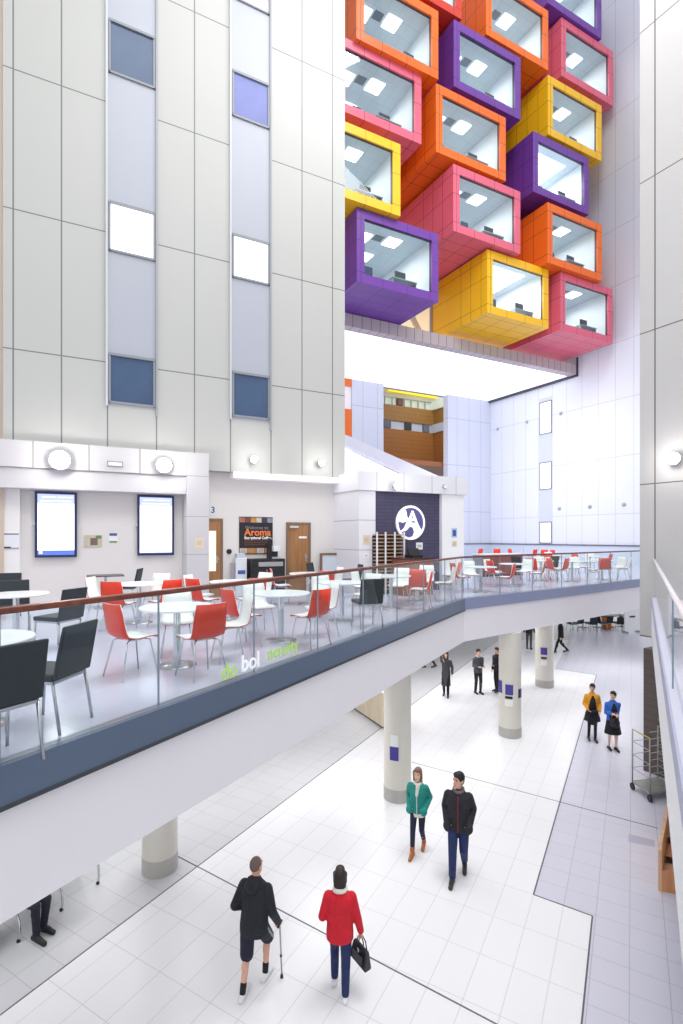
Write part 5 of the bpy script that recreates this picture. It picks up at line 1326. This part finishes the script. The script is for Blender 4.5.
# woman in teal
person('woman in teal jacket and cream scarf walking towards us', (1.39, 9.25), math.radians(160), 1.535, ((-.2, .05), (.2, .0)), ((-.17, .09, .99), (.17, .09, .99)),
       dict(jacket=TEAL, sleeve=1.5, hem=.86, bulk=1.05, trousers=DENIM2, leg_w=.9, shoes=TANB, boots=True, hair=HBL, style='long', scarf=CREAMC, scarf_tail=True, under=CREAMC, zip=CREAMC, slim=.94, skin=SKIN2), True, -.1, grip=(1, 1))
person('tall man in black padded coat with red zip and blue jeans', (1.98, 8.62), math.radians(163), 1.76, ((-.18, .06), (.24, .0)), ((-.19, .09, .96), (.19, .09, .96)),
       dict(jacket=CHAR, sleeve=1.5, hem=.8, bulk=1.12, hood=False, trousers=DENIM, leg_w=1.15, shoes=BSHOE, hair=HBK, style='short', zip=pm('zip_red', (140, 30, 44), .5), scarf=cm('collar_grey', (120, 104, 104)), scarf_name='collar', scarf_r=.03), True, -.65, grip=(1, 1))
# distant people
def fp(x, y): p = gp(x, y); return (p.x, p.y)
person('woman with long black hair in long charcoal coat, hand raised to her face', fp(446, 696), math.radians(165), 1.6, ((.12, 0), (-.12, .04)), ((-.24, .02, .9), (.1, .2, 1.5)),
       dict(jacket=cm('coat_charcoal', (66, 66, 70)), jname='coat', hem=.42, flare=1.1, trousers=BLK, shoes=BSHOE, hair=HBK, style='long', slim=.95))
person('man in grey jacket and black trousers holding papers, left of the pair', fp(478, 693.5), math.radians(195), 1.62, ((.04, 0), (-.05, 0)), ((-.1, .25, 1.12), (.12, .25, 1.12)),
       dict(jacket=GREYC, trousers=BLK, shoes=BSHOE, hair=HBR, hem=.83, scarf=pm('shirt_white', (228, 228, 232)), scarf_name='collar', scarf_r=.02))
person('man in dark suit half hidden behind the poster column', fp(497.5, 691.5), math.radians(120), 1.62, ((.05, 0), (-.03, 0)), ((-.1, .28, 1.1), (.24, .03, .86)),
       dict(jacket=BLK, trousers=BLK, shoes=BSHOE, hair=HBR, hem=.83))
person('person seen only as grey trousered legs below the far balcony', fp(529, 648.5), math.radians(170), 1.72, ((.03, 0), (-.06, 0)), (None, None), dict(jacket=BLK, trousers=GREYC, shoes=BSHOE, hair=HBK, hem=.82))
person('person in black striding left beneath the far balcony', fp(561, 652.5), math.radians(80), 1.72, ((.3, 0), (-.32, .06)), (None, None), dict(jacket=BLK, trousers=BLK, shoes=BSHOE, hair=HBK, hem=.8))
person('person seen only by dark feet and leg beside the balcony beam', fp(430, 667.5), math.radians(110), 1.68, ((-.22, .05), (.24, 0)), (None, None), dict(jacket=BLK, trousers=BLK, shoes=BSHOE, hair=HBK))
YELJ = cm('jacket_yellow', (226, 158, 34)); BLUJ = cm('jacket_blue', (48, 106, 196))
a3 = person('woman in open yellow jacket with black dress and tights', fp(592, 740), math.radians(165), 1.58, ((.06, 0), (-.06, 0)), ((-.2, .12, .95), (.16, .2, 1.02)),
       dict(jacket=YELJ, front=BLK, hem=.82, trousers=BLK, leg_w=.82, skirt=BLK, skirt_hem=.62, shoes=BSHOE, hair=HBR, style='ponytail', slim=.95), False, -.35)
cp = a3['R'] @ V((.02, .2, .8))
t = thing('folded_coat', 'black folded coat carried in front of the woman in yellow', 'coat', (cp.x, cp.y, cp.z - .2))
m = MB(); m.ell((0, .0, .15), (.15, .06, .2)); m.cap((-.16, -.02, .3), (.1, .0, .32), .06, .06); remesh(m, .014, BLK, 'coat_folds', t)
bp_ = a3['R'] @ V((-.06, -.2, 1.15))
t = thing('backpack', 'dark backpack on the back of the woman in yellow', 'bag', (bp_.x, bp_.y, bp_.z - .2))
m = MB(); m.ell((0, 0, .2), (.15, .1, .22)); mk('pack_body', m, cm('pack_brown', (60, 44, 44)), t)
a4 = person('woman in blue jacket and black skirt with bare legs looking sideways', fp(612.5, 749.5), math.radians(172), 1.56, ((.03, 0), (-.05, 0)), ((-.06, .2, 1.12), (.1, .22, 1.15)),
       dict(jacket=BLUJ, front=BLK, hem=.68, flare=1.12, skirt=BLK, skirt_hem=.5, shoes=BLACK, hair=HBR, style='bun', skin=SKIN2, slim=.97), False, -.75, grip=(.6, .6))
cp = a4['R'] @ V((.0, .2, .86))
t = thing('round_handbag', 'round black patterned handbag in front of the woman in blue', 'bag', (cp.x, cp.y, cp.z - .13))
m = MB(); m.ell((0, 0, .13), (.13, .06, .13)); mk('bag_body', m, pm('bag_pattern', (40, 34, 40), .4, noise=.8, nscale=22), t)
m = MB(); m.tube([(-.1, 0, .2), (-.08, .01, .35), (.02, .02, .42), (.09, .01, .34), (.1, 0, .2)], .008, 6); mk('strap', m, pm('strap_red', (170, 52, 58), .5), t)
# seated person under the balcony
b = w0 + wdir * .2 - wn * .22
person('seated person, only dark trousered legs and trainers visible under the balcony', (b.x, b.y), face(wn.x, wn.y), 1.7, ((.36, .0), (.44, .0)), ((-.16, .16, 1.02), (.16, .16, 1.02)),
       dict(jacket=NAVYJ, trousers=cm('trousers_navy', (30, 34, 48)), shoes=pm('trainer_black', (30, 30, 32), .6), socks=WSHOE, hair=HBR, hem=.78), True, seated=True)

# ================================================================== LIGHTS
def area(x, y, z, e, sx, sy=None, d=(0, 0, -1), c=(1, 1, 1)): return light('fill_light', 'AREA', (x, y, z), e, sx, c, d, sy)
area(2.5, 6, 24, 1300, 10, 10); area(6.5, 12, 26, 1300, 8, 8)  # added lamps high above to brighten the concourse floor
area(0, -3, 20, 500, 10, 10, (.25, .9, -.5))  # added fill from behind the viewpoint, aimed into the hall
for x, y, e in ((-5, 6.5, 50), (-3.5, 10, 50), (-.8, 12, 70), (1.0, 16.5, 75), (3.2, 18.5, 75), (6.2, 20.5, 65), (8.5, 20, 55), (12, 22, 70), (-6, 12, 50)):  # added beneath the slab to brighten the floor there, no fittings built
    area(x, y, 2.95, e, 1.6)
area(7.5, 27, 12, 420, 7, 7, (.7, .3, -.7)); area(9, 13, 33, 2200, 7, 7, (.1, .8, -.6))  # added fills, one for the far wall and one for the pod fronts
p_ = AT.w(AT.u(410), 6, 0); area(p_.x, p_.y, zat(384), 330, 5, 5, (0, 1, -.6))  # added lamp that brightens the dark timber atrium
